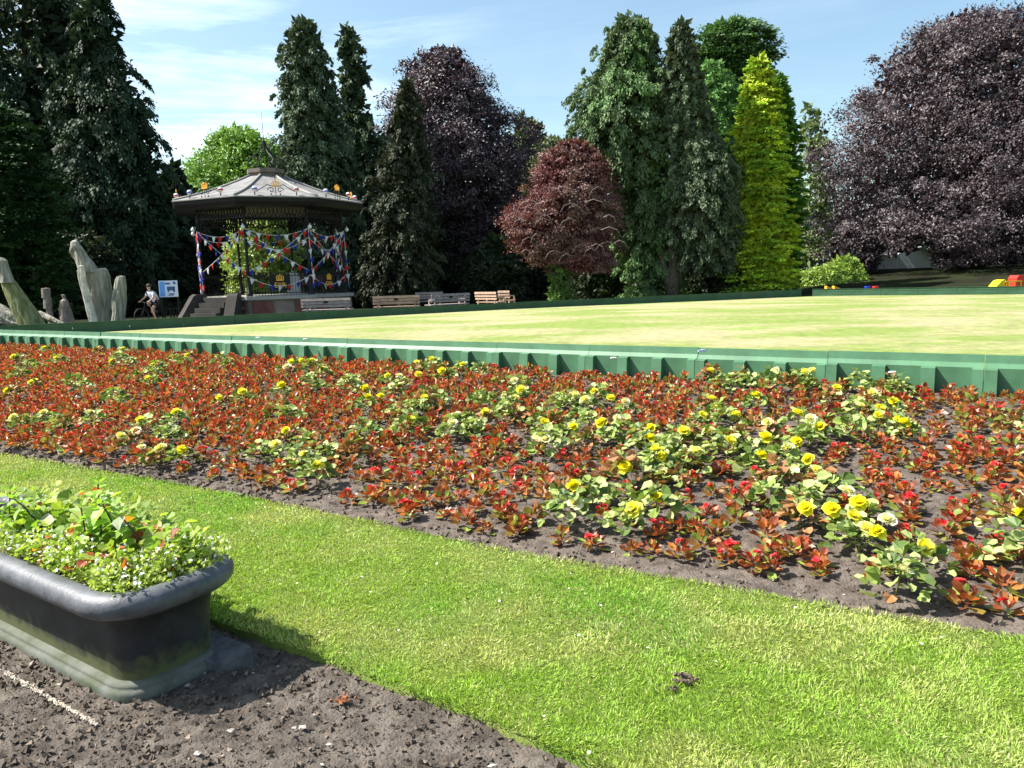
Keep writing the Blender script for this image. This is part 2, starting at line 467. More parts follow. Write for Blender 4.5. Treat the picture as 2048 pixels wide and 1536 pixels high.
# bowling green
def green_mat():
    M = bpy.data.materials.new('bowling_green_mat'); M.use_nodes = True
    t = M.node_tree; b = t.nodes['Principled BSDF']; L = t.links.new
    b.inputs['Roughness'].default_value = .9; b.inputs['Specular IOR Level'].default_value = .15
    tcn = N(t, 'ShaderNodeTexCoord')
    def noise(scale, sx, sy, det=5, rot=0):
        mpn = N(t, 'ShaderNodeMapping'); mpn.inputs['Scale'].default_value = (sx, sy, 1); mpn.inputs['Rotation'].default_value = (0, 0, rot)
        L(tcn.outputs['Object'], mpn.inputs[0])
        n_ = N(t, 'ShaderNodeTexNoise'); n_.inputs['Scale'].default_value = scale; n_.inputs['Detail'].default_value = det; n_.inputs['Roughness'].default_value = .6
        L(mpn.outputs[0], n_.inputs['Vector']); return n_.outputs['Fac']
    def ramp(s, p0, p1, c0, c1):
        r_ = N(t, 'ShaderNodeValToRGB'); r_.color_ramp.elements[0].position = p0; r_.color_ramp.elements[1].position = p1
        r_.color_ramp.elements[0].color = (*c0, 1); r_.color_ramp.elements[1].color = (*c1, 1); L(s, r_.inputs[0]); return r_.outputs[0]
    a = ramp(noise(.55, .5, 1.0, 8, R(10)), .42, .58, (.36, .325, .185), (.205, .265, .07))
    c = ramp(noise(6, 1, 1, 6), .3, .7, (.72, .72, .7), (1.15, 1.15, 1.1))
    m1 = N(t, 'ShaderNodeMixRGB', blend_type='MULTIPLY'); m1.inputs[0].default_value = 1; L(a, m1.inputs[1]); L(c, m1.inputs[2])
    g2 = ramp(noise(.35, .55, 1.4, 4, R(-14)), .58, .7, (1, 1, 1), (.62, .93, .4))
    m2 = N(t, 'ShaderNodeMixRGB', blend_type='MULTIPLY'); m2.inputs[0].default_value = 1; L(m1.outputs[0], m2.inputs[1]); L(g2, m2.inputs[2])
    L(m2.outputs[0], b.inputs['Base Color'])
    bp = N(t, 'ShaderNodeBump'); bp.inputs['Distance'].default_value = .02; L(noise(60, 1, 1, 4), bp.inputs['Height']); L(bp.outputs[0], b.inputs['Normal'])
    return M
A = CORN + np.array([.5, -.1, 0]); B = FARC + np.array([0, -.5, 0]); D_ = FARR + np.array([-.3, -.5, 0])
E_ = np.array([27.5, float(yb(27.5)) + .35, 0]); E0 = np.array([-15.2, float(yb(-15.2)) + .3, 0])
nn = 70
u = np.linspace(0, 1, nn)
P0 = E0 + (E_ - E0) * u[:, None]
far = np.where(u[:, None] < .62, A + (B - A) * (u / .62)[:, None], B + (D_ - B) * ((u - .62) / .38)[:, None])
G = P0[None] + (far - P0)[None] * u[:, None, None]
cg = np.array([3., 22.])
rr = np.hypot(G[..., 0] - cg[0], G[..., 1] - cg[1])
GZ = .35 + .16 * np.exp(-(rr / 11) ** 2)
obj('bowling_green', gridmesh('bowling_green', G[..., 0], G[..., 1], GZ), green_mat(), kind='structure')

# far strip of lawn and path beyond the boards
m_path = mat('path_mat', (.34, .31, .26), .95, .1, var=.15, vs=2)
def strip(name, pts, z, mtl):
    k = len(pts); V = np.array([[p[0], p[1], z] for p in pts])
    return obj(name, mesh_np(name, V, np.array([[0, i, i + 1] for i in range(1, k - 1)])), mtl, kind='structure')
strip('park_path', [(-40, 29.2), (-16, 28.6), (-4, 31.2), (6, 36.5), (6, 38.0), (-4, 33.6), (-16, 30.6), (-40, 31.2)][::-1], .206, m_path)
m_lawn2 = mat('far_lawn_mat', (.17, .26, .05), .95, .1, var=.25, vs=1.5)
strip('far_lawn', [(-3, 35.2), (6, 39.5), (13, 43), (10, 46), (2, 42), (-5, 38)], .206, m_lawn2)

# ------------------------------------------------------------------ green boards round the bowling green
m_board = mat('green_plastic', (.064, .158, .084), .5, .35, var=.22, vs=2.2, bump=.001, bs=30, detail=9)
m_board_shade = mat('green_plastic_weathered', (.04, .10, .05), .55, .3, var=.2, vs=2)  # far rows: darker copy of the plastic, shade put into its colour
BL = 1.518
def near_panel():
    """panel running along +X from 0 to BL; outside is -Y; z from 0"""
    b = MB(); gp = .006; L = BL - gp
    top, lipb, rect, ribt = .43, .347, .30, .287
    # lip block
    def prism(x0, x1, prof):
        k = len(prof); V = [(x0, y, z) for y, z in prof] + [(x1, y, z) for y, z in prof]
        o = b.n
        b.add(V, np.array([[i, (i + 1) % k, k + (i + 1) % k, k + i] for i in range(k)]))
        b.F3.append(np.array([[0, i + 1, i] for i in range(1, k - 1)] + [[k, k + i, k + i + 1] for i in range(1, k - 1)]) + o)
    prism(0, L, [(.04, 0), (.04, top), (.015, top), (0, lipb), (-.045, rect), (-.03, 0)])
    xs_ = [(0, .115), (.47, .605), (.945, 1.08), (L - .10, L)]
    for a, c_ in xs_:
        prism(a, c_, [(-.0, .02), (-.0, lipb - .003), (-.04, rect + .0005), (-.125, ribt), (-.15, .0)])
    return b
def flat_panel():
    b = MB(); L = BL - .008
    for z0, z1, y in ((0, .09, .0), (.09, .2, -.008), (.2, .31, .0), (.31, .42, -.008), (.42, .435, -.03)):
        b.box((L / 2, y / 2 + .02, (z0 + z1) / 2), (L, .04 + abs(y), z1 - z0 - .002))
    b.box((L / 2, .05, .2), (L, .03, .38))
    return b
nb = empty('board_surround', 'bright green plastic board edging with recessed bays along the flower bed', 'edging board')
me = near_panel().mesh('panel'); me.materials.append(m_board)
ang = math.atan2(e_b[1], e_b[0])
st = np.array([-11.6, 18.726, 0]) - e_b * BL * 3
for i in range(24):
    q = st + e_b * BL * i
    o = obj('panel', me, None, nb, loc=(q[0], q[1], .684 - .43 + random.uniform(-.004, .003))); o.rotation_euler = (R(random.uniform(-1.0, 1.0)), R(random.uniform(-.12, .12)), ang + R(random.uniform(-.25, .25)))
me = flat_panel().mesh('panel'); me.materials.append(m_board_shade)
def far_row(name, label, a, b_):
    e = norm(b_ - a); L = np.linalg.norm(b_ - a); r_ = empty(name, label, 'edging board')
    ang_ = math.atan2(e[1], e[0])
    for i in range(int(L / BL)):
        q = a + e * BL * i
        o = obj('panel', me, None, r_, loc=(q[0], q[1], .684 - .435)); o.rotation_euler = (0, 0, ang_)
    return r_
far_row('board_surround', 'dark green board edging below the bandstand and park benches', CORN, FARC)
far_row('board_surround', 'green board edging in front of the dark copper beech at the far right', FARC, FARR)

# little things on the near boards
m_white = mat('white_paint', (.8, .8, .78), .5, .3)  # white of the bars that imitate sun streaks by the shed
m_drop = mat('dropping_white', (.7, .7, .68), .7, .2)
def on_board(px_, py_, lift=.0): return PZ(px_, py_, .684 + lift)
for i, (a, b_) in enumerate([(515, 675), (610, 678), (1228, 703), (1785, 728)]):
    q = on_board(a, b_); mb = MB(); mb.ball((0, 0, 0), .028, 8, (1.3, .8, .4)); mb.ball((.03, .01, 0), .018, 6, (1, 1, .5))
    if i > 1: q = q * 1; q[2] = .684 - .075; q += n_b * .03
    mb.build('bird_dropping', m_drop, loc=tuple(q), label=['white bird dropping on the near boards, below the left end of the bandstand bench', 'small white dropping on the near boards, second from the left', 'white dropping on the sloping ledge in the middle of the near boards', 'pale dropping on the board ledge at the right of the near boards'][i], cat='bird dropping')
q = on_board(1404, 703); mb = MB(); mb.box((0, 0, 0), (.09, .03, .022)); mb.box((.02, 0, .014), (.04, .026, .01))
mb.build('marker_clip', mat('clip_blue', (.45, .52, .68), .4), loc=tuple(q + np.array([0, 0, .008])), label='small pale blue and white clip on top edge of a green board', cat='clip')

# ------------------------------------------------------------------ trees
leaf_q = np.array([[0, 0, 0], [.5, .45, .04], [0, 1, 0], [-.5, .45, .04]], float); leaf_qf = np.array([[0, 1, 2, 3]])
SEEDT = [100]
def crown(name, Yc, prof, n, leaf, style, col, mtl, parent, clump=.7, depth=.8, var=.22, col2=None, ratio=.5, k=70, fill=.13, rag=.14, cut=None):
    k = int(k * 1.55); rag = rag * 1.35; n = int(n * .84); leaf *= 1.06
    """prof: (photo y, x left, x right) at distance Yc; everything else is in metres"""
    SEEDT[0] += 1; g = np.random.default_rng(SEEDT[0])
    P_ = [(PY(a, y_, Yc), PY(b_, y_, Yc)) for y_, a, b_ in prof]
    zz = np.array([p[0][2] for p in P_])[::-1]; cx = np.array([(p[0][0] + p[1][0]) / 2 for p in P_])[::-1]; rw = np.array([(p[1][0] - p[0][0]) / 2 for p in P_])[::-1]
    nc = max(6, int(n * (1 - fill) / k))
    zs = np.linspace(zz[0], zz[-1], 200); rs = np.interp(zs, zz, rw); pr = rs + .25; pr /= pr.sum()
    z = g.choice(zs, nc, p=pr) + g.uniform(-.05, .05, nc)
    r_ = np.interp(z, zz, rw); c0 = np.interp(z, zz, cx)
    th = np.where(g.random(nc) < .77, g.uniform(-math.pi, 0, nc), g.uniform(0, math.pi, nc))
    lump = .66 + .62 * fbm(th * np.maximum(r_, 1) + 60, z, clump * 3.2, SEEDT[0], 3)
    lump = np.where(z > zz[-1] - (zz[-1] - zz[0]) * .10, np.maximum(lump, .93), lump)
    sil = np.abs(np.cos(th)) > .75; lump = np.where(sil, lump * ((.82 if style != 'layer' else .88) + (.36 if style != 'layer' else .22) * vnoise(z, th * 0 + np.sign(np.cos(th)) * 50, clump * 1.5, SEEDT[0] + 3)), lump)
    q = (1 - np.abs(g.normal(size=nc)) * rag) * np.clip(lump, .60, 1.17)
    out_ = g.random(nc) < (.20 if style != 'layer' else .12); q = np.where(out_, np.maximum(q, .95) * g.uniform(1.02, 1.24 if style != 'layer' else 1.14, nc), q)
    cl = clump * g.uniform(.45, 1.35, nc) * np.clip(r_ / 2.2, .35, 1) * np.where(out_, .6, 1)
    rr_ = np.maximum(r_ * q - cl * .45, .05)
    O = np.stack([c0 + rr_ * np.cos(th), Yc + rr_ * depth * np.sin(th), z], 1)
    o = norm(np.stack([np.cos(th), np.sin(th), np.full(nc, .15)], 1))
    cn_ = norm(o * .8 + g.normal(size=(nc, 3)) * .55)
    # leaves
    idx = np.repeat(np.arange(nc), k); m_ = len(idx)
    a = g.random(m_); cc = cl[idx][:, None]
    upv = np.array([0, 0, 1.])
    if style == 'conifer':
        side = norm(np.cross(o, upv))[idx]
        off = o[idx] * (a[:, None] * 1.0) + side * g.normal(size=(m_, 1)) * .24 * (1.1 - a[:, None] * .7) - upv * (a[:, None] ** 2 * .95) + g.normal(size=(m_, 3)) * .10
        P = O[idx] + off * cc - upv * g.random((m_, 1)) * cc * .35
        Dr = norm(o[idx] * .5 - upv * (.35 + .9 * a[:, None]) + g.normal(size=(m_, 3)) * .35)
        Nn = norm(cn_[idx] * 1.1 + upv * .25 + g.normal(size=(m_, 3)) * .42)
    elif style == 'tier':
        side = norm(np.cross(o, upv))[idx]
        off = o[idx] * (a[:, None] * 1.15) + side * g.normal(size=(m_, 1)) * .45 + upv * (.10 - a[:, None] * .28) + g.normal(size=(m_, 3)) * np.array([.1, .1, .09])
        P = O[idx] + off * cc
        Dr = norm(o[idx] + side * g.normal(size=(m_, 1)) * .5 - upv * .25 + g.normal(size=(m_, 3)) * .25)
        Nn = norm(upv * .7 + cn_[idx] * .8 + g.normal(size=(m_, 3)) * .35)
    else:
        s_ = norm(g.normal(size=(m_, 3))); s_ = s_ * (g.random((m_, 1)) ** .45)
        fl = .55 if style == 'layer' else .9
        off = s_ * np.array([1, 1, fl])
        P = O[idx] + off * cc + o[idx] * cc * .1 - (upv * (np.linalg.norm(off[:, :2], axis=1, keepdims=True) ** 2) * .35 * cc if style == 'layer' else 0)
        Dr = norm(g.normal(size=(m_, 3)) + o[idx] * .5 - upv * .3)
        Nn = norm(s_ * .45 + upv * .45 + cn_[idx] * 1.0 + g.normal(size=(m_, 3)) * .30)
    L = leaf * g.uniform(.45, 1.3, m_)
    ct = g.uniform(1 - var, 1 + var * 1.3, nc)[idx] * g.uniform(.75, 1.25, m_)
    cb = np.tile(np.array(col), (m_, 1))
    if col2 is not None:
        f_ = np.clip((fbm(th * 3 + 9, z, 2.2, SEEDT[0] + 7, 2) - .4) * 4, 0, 1)[idx] * .8; cb = cb + (np.array(col2) - cb) * f_[:, None]
    cb = cb * ct[:, None]
    # inner mass
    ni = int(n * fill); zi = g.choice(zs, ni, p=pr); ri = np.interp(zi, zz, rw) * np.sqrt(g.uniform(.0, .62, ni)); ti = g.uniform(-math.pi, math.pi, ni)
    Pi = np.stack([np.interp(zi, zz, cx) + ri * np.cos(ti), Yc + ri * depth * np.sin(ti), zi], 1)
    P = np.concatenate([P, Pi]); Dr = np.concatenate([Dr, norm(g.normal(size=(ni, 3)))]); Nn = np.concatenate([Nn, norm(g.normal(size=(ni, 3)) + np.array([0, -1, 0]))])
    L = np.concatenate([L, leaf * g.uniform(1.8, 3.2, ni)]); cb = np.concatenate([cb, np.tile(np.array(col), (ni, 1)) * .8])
    if cut is not None:
        ok = cut(P); P, Dr, Nn, L, cb = P[ok], Dr[ok], Nn[ok], L[ok], cb[ok]
    X_, Y_, Z_ = frames(Dr, Nn)
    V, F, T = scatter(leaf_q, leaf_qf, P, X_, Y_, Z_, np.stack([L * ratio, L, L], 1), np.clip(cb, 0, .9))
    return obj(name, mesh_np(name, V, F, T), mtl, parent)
m_bark = mat('bark_mat', (.10, .082, .062), .95, .1, var=.35, vs=6, bump=.03, bs=14)
m_leaf = mat('leaf_mat', (.1, .1, .05), .5, .32, trans=.22, attr=True)
m_leafc = mat('conifer_leaf_mat', (.1, .1, .05), .6, .2, trans=.12, attr=True)
m_beech = mat('copper_leaf_mat', (.1, .1, .05), .5, .5, trans=.10, attr=True, tcol=(1.6, .6, .5))
def trunk(parent, Yc, x_px, ytop, ybase, r0, lean=0., limbs=6, seed=1, zg=.2, fork=False):
    g = random.Random(seed); b = PY(x_px, ybase, Yc); t = PY(x_px + lean, ytop, Yc); b[2] = zg - .1
    mb = MB()
    H_ = t[2] - b[2]
    pts = [b + (t - b) * s + np.array([g.uniform(-.1, .1), g.uniform(-.1, .1), 0]) * (0 if s == 0 else 1) for s in np.linspace(0, 1, 9)]
    rad = [r0 * (1.35 if i == 0 else 1 - .85 * i / 8) for i in range(9)]
    mb.tube(pts, rad, 9)
    for i in range(limbs):
        s = g.uniform(.18, .75); p0 = b + (t - b) * s; a = g.uniform(0, 6.28); Lb = min(H_ * g.uniform(.10, .2), 1.6)
        e = p0 + np.array([math.cos(a) * Lb * .7, math.sin(a) * Lb * .7, Lb * .7]); mid = (p0 + e) / 2 + np.array([0, 0, -Lb * .08])
        mb.tube([p0, mid, e], [r0 * (1 - s) * .55, r0 * .28, .02], 6)
    if fork:
        for sx in (-1, 1):
            e = b + np.array([sx * 1.3, .2, H_ * .45]); mb.tube([b + np.array([0, 0, .3]), b + np.array([sx * .35, 0, 1.5]), e], [r0 * .8, r0 * .6, r0 * .2], 8)
    return mb.build('trunk', m_bark, parent, smooth=True)
def tree(name, label, cat, Yc, prof, n, leaf, style, col, mtl=None, tr=None, group=None, **kw):
    xm = (prof[-1][1] + prof[-1][2]) / 2; b = PY(xm, prof[-1][0], Yc)
    o = empty(name, label, cat, (0, 0, 0), group=group)
    if tr: trunk(o, Yc, *tr[:5], **(tr[5] if len(tr) > 5 else {}))
    crown('crown', Yc, prof, n, leaf, style, col, mtl or m_leaf, o, **kw)
    return o
def under_gap(P):
    x_, y_, z_ = topx2(P)
    lim = 492 + 14 * np.sin(x_ * .05) + 10 * np.sin(x_ * .17)
    return (x_ > 1742) & (x_ < 1868) & (y_ > lim)
CFL = (.028, .056, .026)
# left dark conifers
tree('conifer_tree', 'towering dark conifer at the far left running out of the top of the view', 'tree', 46,
     [(-190, 40, 70), (-60, 0, 130), (60, -50, 190), (200, -100, 235), (350, -140, 270), (520, -160, 300), (640, -150, 290)], 62000, .26, 'conifer', (.030, .052, .026), m_leafc, (50, -150, 640, .5), clump=1.25, k=80, col2=(.06, .085, .03))
tree('conifer_tree', 'tall dark conifer left of the bandstand with ragged drooping right edge', 'tree', 44,
     [(-40, 180, 205), (40, 150, 228), (120, 140, 248), (200, 120, 290), (300, 110, 318), (380, 100, 350), (480, 100, 372), (610, 110, 352)], 72000, .22, 'conifer', (.032, .058, .028), m_leafc, (205, 0, 625, .4), clump=1.1, k=75)
tree('conifer_tree', 'pale-edged narrow conifer top rising between the two dark left conifers', 'tree', 47,
     [(-30, 88, 110), (60, 70, 150), (180, 60, 200), (320, 50, 210), (480, 50, 220)], 24000, .24, 'conifer', (.055, .088, .034), m_leafc, (105, 0, 620, .35), clump=1.0, k=75)
tree('yew_tree', 'low bushy dark green yew at the left edge behind the carved stumps', 'tree', 33,
     [(215, -60, 25), (300, -90, 85), (400, -110, 130), (500, -120, 150), (600, -120, 140), (650, -110, 120)], 50000, .17, 'tier', (.024, .062, .016), m_leafc, (10, 300, 650, .3), clump=.8, k=70)
tree('conifer_tree', 'small dark conifer with low branches just left of the bandstand roof', 'tree', 50,
     [(330, 335, 350), (380, 300, 392), (440, 290, 410), (520, 290, 420), (610, 300, 410)], 26000, .22, 'conifer', CFL, m_leafc, (350, 400, 620, .25), clump=.9)
# bright tree behind the bandstand
tree('lime_tree', 'bright green broadleaf tree showing above the left of the bandstand roof', 'tree', 62,
     [(262, 445, 500), (290, 405, 560), (330, 385, 600), (380, 360, 620), (450, 350, 630), (520, 360, 620)], 60000, .26, 'layer', (.17, .32, .045), None, (490, 300, 600, .4), clump=1.5, k=80, rag=.1)
tree('bay_bush', 'sunlit yellow-green bush seen between the bandstand columns', 'bush', 40.2,
     [(405, 500, 545), (440, 470, 580), (490, 460, 600), (560, 455, 600), (625, 460, 595)], 24000, .17, 'layer', (.30, .40, .10), None, (530, 470, 625, .1), clump=.7, k=60)
# middle conifers
tree('conifer_tree', 'tall dense conifer rising behind the right half of the bandstand', 'tree', 45,
     [(42, 590, 622), (75, 568, 645), (130, 562, 660), (220, 556, 684), (320, 556, 712), (430, 560, 730), (530, 570, 735), (605, 580, 725)], 72000, .18, 'conifer', (.075, .112, .058), m_leafc, (612, 80, 612, .4), clump=.8, k=70)
tree('conifer_tree', 'slim pointed conifer with a bare notch beside the copper beech', 'tree', 48,
     [(55, 688, 700), (90, 674, 728), (150, 676, 738), (190, 684, 728), (250, 672, 756), (330, 668, 790), (440, 660, 820), (560, 665, 830), (605, 670, 820)], 48000, .18, 'conifer', (.066, .105, .050), m_leafc, (705, 90, 612, .35), clump=.8, k=70)
tree('conifer_tree', 'brownish green weeping conifer standing in front of the middle copper beech', 'tree', 43,
     [(165, 806, 822), (210, 792, 842), (270, 782, 850), (340, 752, 862), (440, 735, 872), (550, 728, 872), (600, 730, 866)], 46000, .17, 'conifer', (.048, .060, .034), m_leafc, (815, 190, 606, .3), clump=.75, k=70)
tree('copper_beech', 'copper beech with dark purple crown in the middle behind the benches', 'tree', 52,
     [(100, 870, 912), (122, 812, 942), (148, 797, 972), (200, 768, 1000), (260, 745, 1052), (330, 735, 1075), (430, 740, 1075), (510, 800, 1060), (560, 820, 1040)], 105000, .175, 'layer', (.062, .042, .052), m_beech, (900, 150, 600, .6), clump=1.15, k=75)
tree('broadleaf_tree', 'distant green and russet tree at the right shoulder of the middle copper beech', 'tree', 66,
     [(235, 1035, 1050), (262, 1020, 1090), (300, 1010, 1100), (370, 1010, 1100), (480, 1010, 1100)], 20000, .28, 'layer', (.075, .10, .04), None, (1050, 260, 600, .3), clump=1.3, col2=(.10, .05, .04))
tree('broadleaf_tree', 'pale olive round-topped tree behind the red-leaved tree', 'tree', 56,
     [(283, 1085, 1150), (300, 1052, 1170), (340, 1040, 1180), (420, 1040, 1180), (500, 1040, 1180)], 26000, .2, 'layer', (.14, .19, .07), None, (1110, 320, 600, .3), clump=.8)
tree('japanese_maple', 'dome-shaped tree with dusky red leaves at the centre', 'tree', 39,
     [(286, 1118, 1172), (306, 1088, 1198), (330, 1068, 1212), (355, 1055, 1224), (390, 1042, 1230), (415, 1020, 1232), (435, 1012, 1230), (470, 1018, 1236), (505, 1046, 1234), (540, 1078, 1222)], 92000, .12, 'layer', (.14, .042, .042), m_leaf, (1130, 330, 590, .22, 0, dict(limbs=9)), clump=.62, k=70, col2=(.20, .125, .115), rag=.26)
g = np.random.default_rng(15); jm = bpy.data.objects['japanese_maple']
for i in range(26):
    x_ = g.uniform(1040, 1235); y_ = g.uniform(375, 520); p0 = PY(x_, y_, 39 - g.uniform(1.9, 2.5)); sx = g.choice([-1, 1]) * g.uniform(.3, .8)
    mb = MB(); mb.tube([p0, p0 + np.array([sx * .5, -.1, .12]), p0 + np.array([sx, -.15, -.02]), p0 + np.array([sx * 1.25, -.1, -.3])], [.018, .016, .013, .006], 5)
    mb.build('bare_twig', mat('pale_twig', (.22, .19, .165), .9), jm)
tree('ivy_column', 'green ivy climbing the trunk below the red-leaved tree', 'ivy', 38.4,
     [(500, 1105, 1160), (540, 1098, 1145), (575, 1100, 1140), (598, 1090, 1150)], 7000, .14, 'layer', (.11, .19, .045), None, None, clump=.35, k=40)
tree('conifer_tree', 'broad grey-green conifer with a double rounded top right of centre', 'tree', 42,
     [(38, 1232, 1290), (70, 1205, 1315), (130, 1190, 1330), (190, 1150, 1350), (240, 1136, 1355), (320, 1150, 1360), (400, 1210, 1365), (480, 1235, 1370), (560, 1245, 1360), (590, 1250, 1340)], 105000, .17, 'conifer', (.092, .145, .062), m_leafc, (1275, 90, 600, .45), clump=.78, k=70, col2=(.12, .22, .07))
tree('conifer_tree', 'narrow-tipped dark conifer with a forked pale trunk right of centre', 'tree', 40.5,
     [(48, 1355, 1372), (85, 1335, 1392), (160, 1325, 1405), (250, 1325, 1425), (340, 1335, 1470), (420, 1335, 1478), (490, 1340, 1470), (540, 1365, 1455)], 78000, .165, 'conifer', (.085, .115, .064), m_leafc, (1345, 100, 594, .32, 0, dict(fork=True)), clump=.75, k=70, col2=(.11, .155, .08))
tree('pine_tree', 'open-branched green tree behind the golden cypress top', 'tree', 58,
     [(48, 1430, 1495), (75, 1395, 1530), (110, 1385, 1545), (140, 1400, 1515), (180, 1405, 1490), (240, 1405, 1480), (330, 1410, 1470)], 34000, .24, 'tier', (.08, .17, .05), None, (1450, 70, 600, .35), clump=1.3, k=70, rag=.25)
tree('broadleaf_tree', 'fresh green leafy tree filling the gap between dark conifer and golden cypress', 'tree', 50,
     [(130, 1400, 1440), (180, 1385, 1480), (260, 1385, 1490), (340, 1400, 1490), (430, 1420, 1490)], 26000, .18, 'layer', (.13, .27, .065), None, (1435, 200, 600, .3), clump=.9)
tree('golden_cypress', 'golden yellow cypress column, brightest tree right of centre', 'tree', 41,
     [(118, 1508, 1526), (150, 1490, 1545), (200, 1472, 1556), (280, 1464, 1566), (360, 1462, 1572), (440, 1458, 1574), (520, 1448, 1580), (582, 1440, 1585)], 74000, .16, 'tier', (.43, .55, .045), m_leafc, (1518, 150, 590, .25), clump=.62, k=62, col2=(.20, .40, .05), var=.35, rag=.22)
tree('cypress_tree', 'mid green cypress column right behind the golden cypress', 'tree', 43,
     [(158, 1552, 1566), (200, 1545, 1580), (260, 1540, 1592), (340, 1535, 1602), (430, 1535, 1606), (520, 1530, 1600), (582, 1530, 1592)], 44000, .16, 'tier', (.11, .25, .040), m_leafc, (1560, 200, 590, .25), clump=.6, k=62)
tree('birch_tree', 'thin airy pale tree between green cypress and the right-hand copper beech', 'tree', 66,
     [(205, 1608, 1625), (240, 1595, 1650), (320, 1590, 1670), (420, 1590, 1690), (520, 1590, 1690)], 9000, .24, 'layer', (.16, .22, .08), None, (1620, 230, 600, .15), clump=1.0, rag=.3)
tree('copper_beech', 'huge copper beech with blackish purple crown filling the right side', 'tree', 50,
     [(34, 1895, 1980), (56, 1830, 2080), (92, 1758, 2175), (145, 1708, 2240), (220, 1672, 2275), (300, 1645, 2290), (400, 1628, 2300), (460, 1612, 2300), (505, 1640, 2290), (530, 1730, 2270)], 215000, .165, 'layer', (.064, .047, .054), m_beech, (1935, 60, 585, .8, 0, dict(limbs=12, zg=.9)), clump=1.15, k=80, rag=.10, var=.35, fill=.17, cut=lambda P: ~under_gap(P))
tree('young_beech', 'dark small tree with low hanging leaves beside the pale shed', 'tree', 48,
     [(470, 1680, 1725), (490, 1660, 1745), (515, 1650, 1755), (548, 1690, 1745)], 9000, .18, 'layer', (.050, .040, .042), m_beech, (1738, 430, 585, .28, 0, dict(zg=.9, limbs=3)), clump=.8)
# hedge, shrubs and woods
tree('laurel_hedge', 'sunlit yellow-green hedge at the foot of the right-hand trees', 'hedge', 45,
     [(518, 1675, 1705), (530, 1655, 1725), (545, 1600, 1728), (556, 1590, 1735), (578, 1590, 1735)], 24000, .14, 'layer', (.26, .38, .07), None, None, clump=.5, k=50, depth=.5)
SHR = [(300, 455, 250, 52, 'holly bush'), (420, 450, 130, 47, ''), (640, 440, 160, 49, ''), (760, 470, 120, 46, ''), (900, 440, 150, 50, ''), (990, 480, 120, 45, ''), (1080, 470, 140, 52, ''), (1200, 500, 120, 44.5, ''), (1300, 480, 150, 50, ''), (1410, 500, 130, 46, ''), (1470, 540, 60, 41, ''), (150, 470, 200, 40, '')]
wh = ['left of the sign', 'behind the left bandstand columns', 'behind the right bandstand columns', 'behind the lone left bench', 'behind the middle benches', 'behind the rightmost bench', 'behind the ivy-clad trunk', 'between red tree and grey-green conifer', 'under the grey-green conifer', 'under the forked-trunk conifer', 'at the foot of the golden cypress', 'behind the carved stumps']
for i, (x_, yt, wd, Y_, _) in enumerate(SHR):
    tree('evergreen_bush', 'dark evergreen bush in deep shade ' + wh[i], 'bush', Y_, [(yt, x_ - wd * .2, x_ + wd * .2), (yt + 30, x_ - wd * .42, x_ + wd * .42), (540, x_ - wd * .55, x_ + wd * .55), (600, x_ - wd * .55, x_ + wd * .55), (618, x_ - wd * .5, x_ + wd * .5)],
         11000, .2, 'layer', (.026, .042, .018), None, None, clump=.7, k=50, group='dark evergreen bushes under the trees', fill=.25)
def wood(name, label, Yc, x0, x1, ytops, n, leaf, col, seed):
    g = np.random.default_rng(seed)
    xx = g.uniform(x0, x1, n); yt = np.interp(xx, *ytops) + 26 * (vnoise(xx, xx * 0, 38, seed) - .5)
    zt = np.array([PY(1024, 1024 - 1024 + t_, Yc)[2] for t_ in np.linspace(200, 620, 43)])
    ztop = np.interp(yt - .029 * 0, np.linspace(200, 620, 43), zt)
    wx = (xx - 1024) / FPX * Yc; a = g.random(n) ** .8
    P = np.stack([wx, Yc + g.uniform(-2, 3, n) + 2.5 * vnoise(wx, ztop * a, 2.2, seed + 3), .2 + (ztop - .2) * a], 1)
    X_, Y_, Z_ = frames(norm(g.normal(size=(n, 3))), norm(g.normal(size=(n, 3)) + np.array([0, -1, .6])))
    L = leaf * g.uniform(.6, 1.5, n); cb = np.tile(np.array(col), (n, 1)) * g.uniform(.6, 1.3, n)[:, None]
    V, F, T = scatter(leaf_q, leaf_qf, P, X_, Y_, Z_, np.stack([L * .6, L, L], 1), cb)
    return obj(name, mesh_np(name, V, F, T), m_leaf, label=label, cat='woodland', kind='stuff')
wood('distant_woodland', 'dark band of woodland closing the view behind the park trees', 74, -260, 1640, ([-260, 300, 420, 640, 1000, 1200, 1640], [420, 420, 395, 400, 400, 420, 430]), 34000, .55, (.03, .05, .02), 3)
wood('distant_woodland', 'dark band of trees behind the copper beech at the right', 80, 1560, 2330, ([1560, 1640, 1760, 2330], [440, 430, 470, 470]), 14000, .55, (.03, .045, .022), 9)

# ------------------------------------------------------------------ bandstand
BX, BY = -10.3, 34.0; GZ0 = .2
m_stone = mat('plinth_stone', (.17, .14, .12), .9, .2, var=.2, vs=2.5, bump=.006, bs=25)
m_brick = mat('plinth_brick', (.12, .055, .045), .9, .2, var=.25, vs=5, bump=.004, bs=40)
m_cap = mat('pale_stone', (.30, .29, .265), .85, .2, var=.12, vs=4)
m_iron = mat('black_iron', (.009, .009, .010), .5, .25)
m_lead = mat('grey_lead_roof', (.225, .22, .215), .8, .2, col2=(.13, .127, .125), vs=2.2, bump=.004, bs=9)
m_leadr = mat('lead_roll', (.24, .235, .22), .7, .3)
m_ceil = mat('ceiling_cream', (.16, .145, .09), .8, .2, var=.15, vs=3)
m_gold = mat('gold_paint', (.85, .42, .04), .35, .5)
m_red = mat('red_cloth', (.62, .03, .025), .75, .2, trans=.3, tcol=(1, 1, 1))
m_blue = mat('blue_cloth', (.03, .05, .36), .75, .2, trans=.3, tcol=(1, 1, 1))
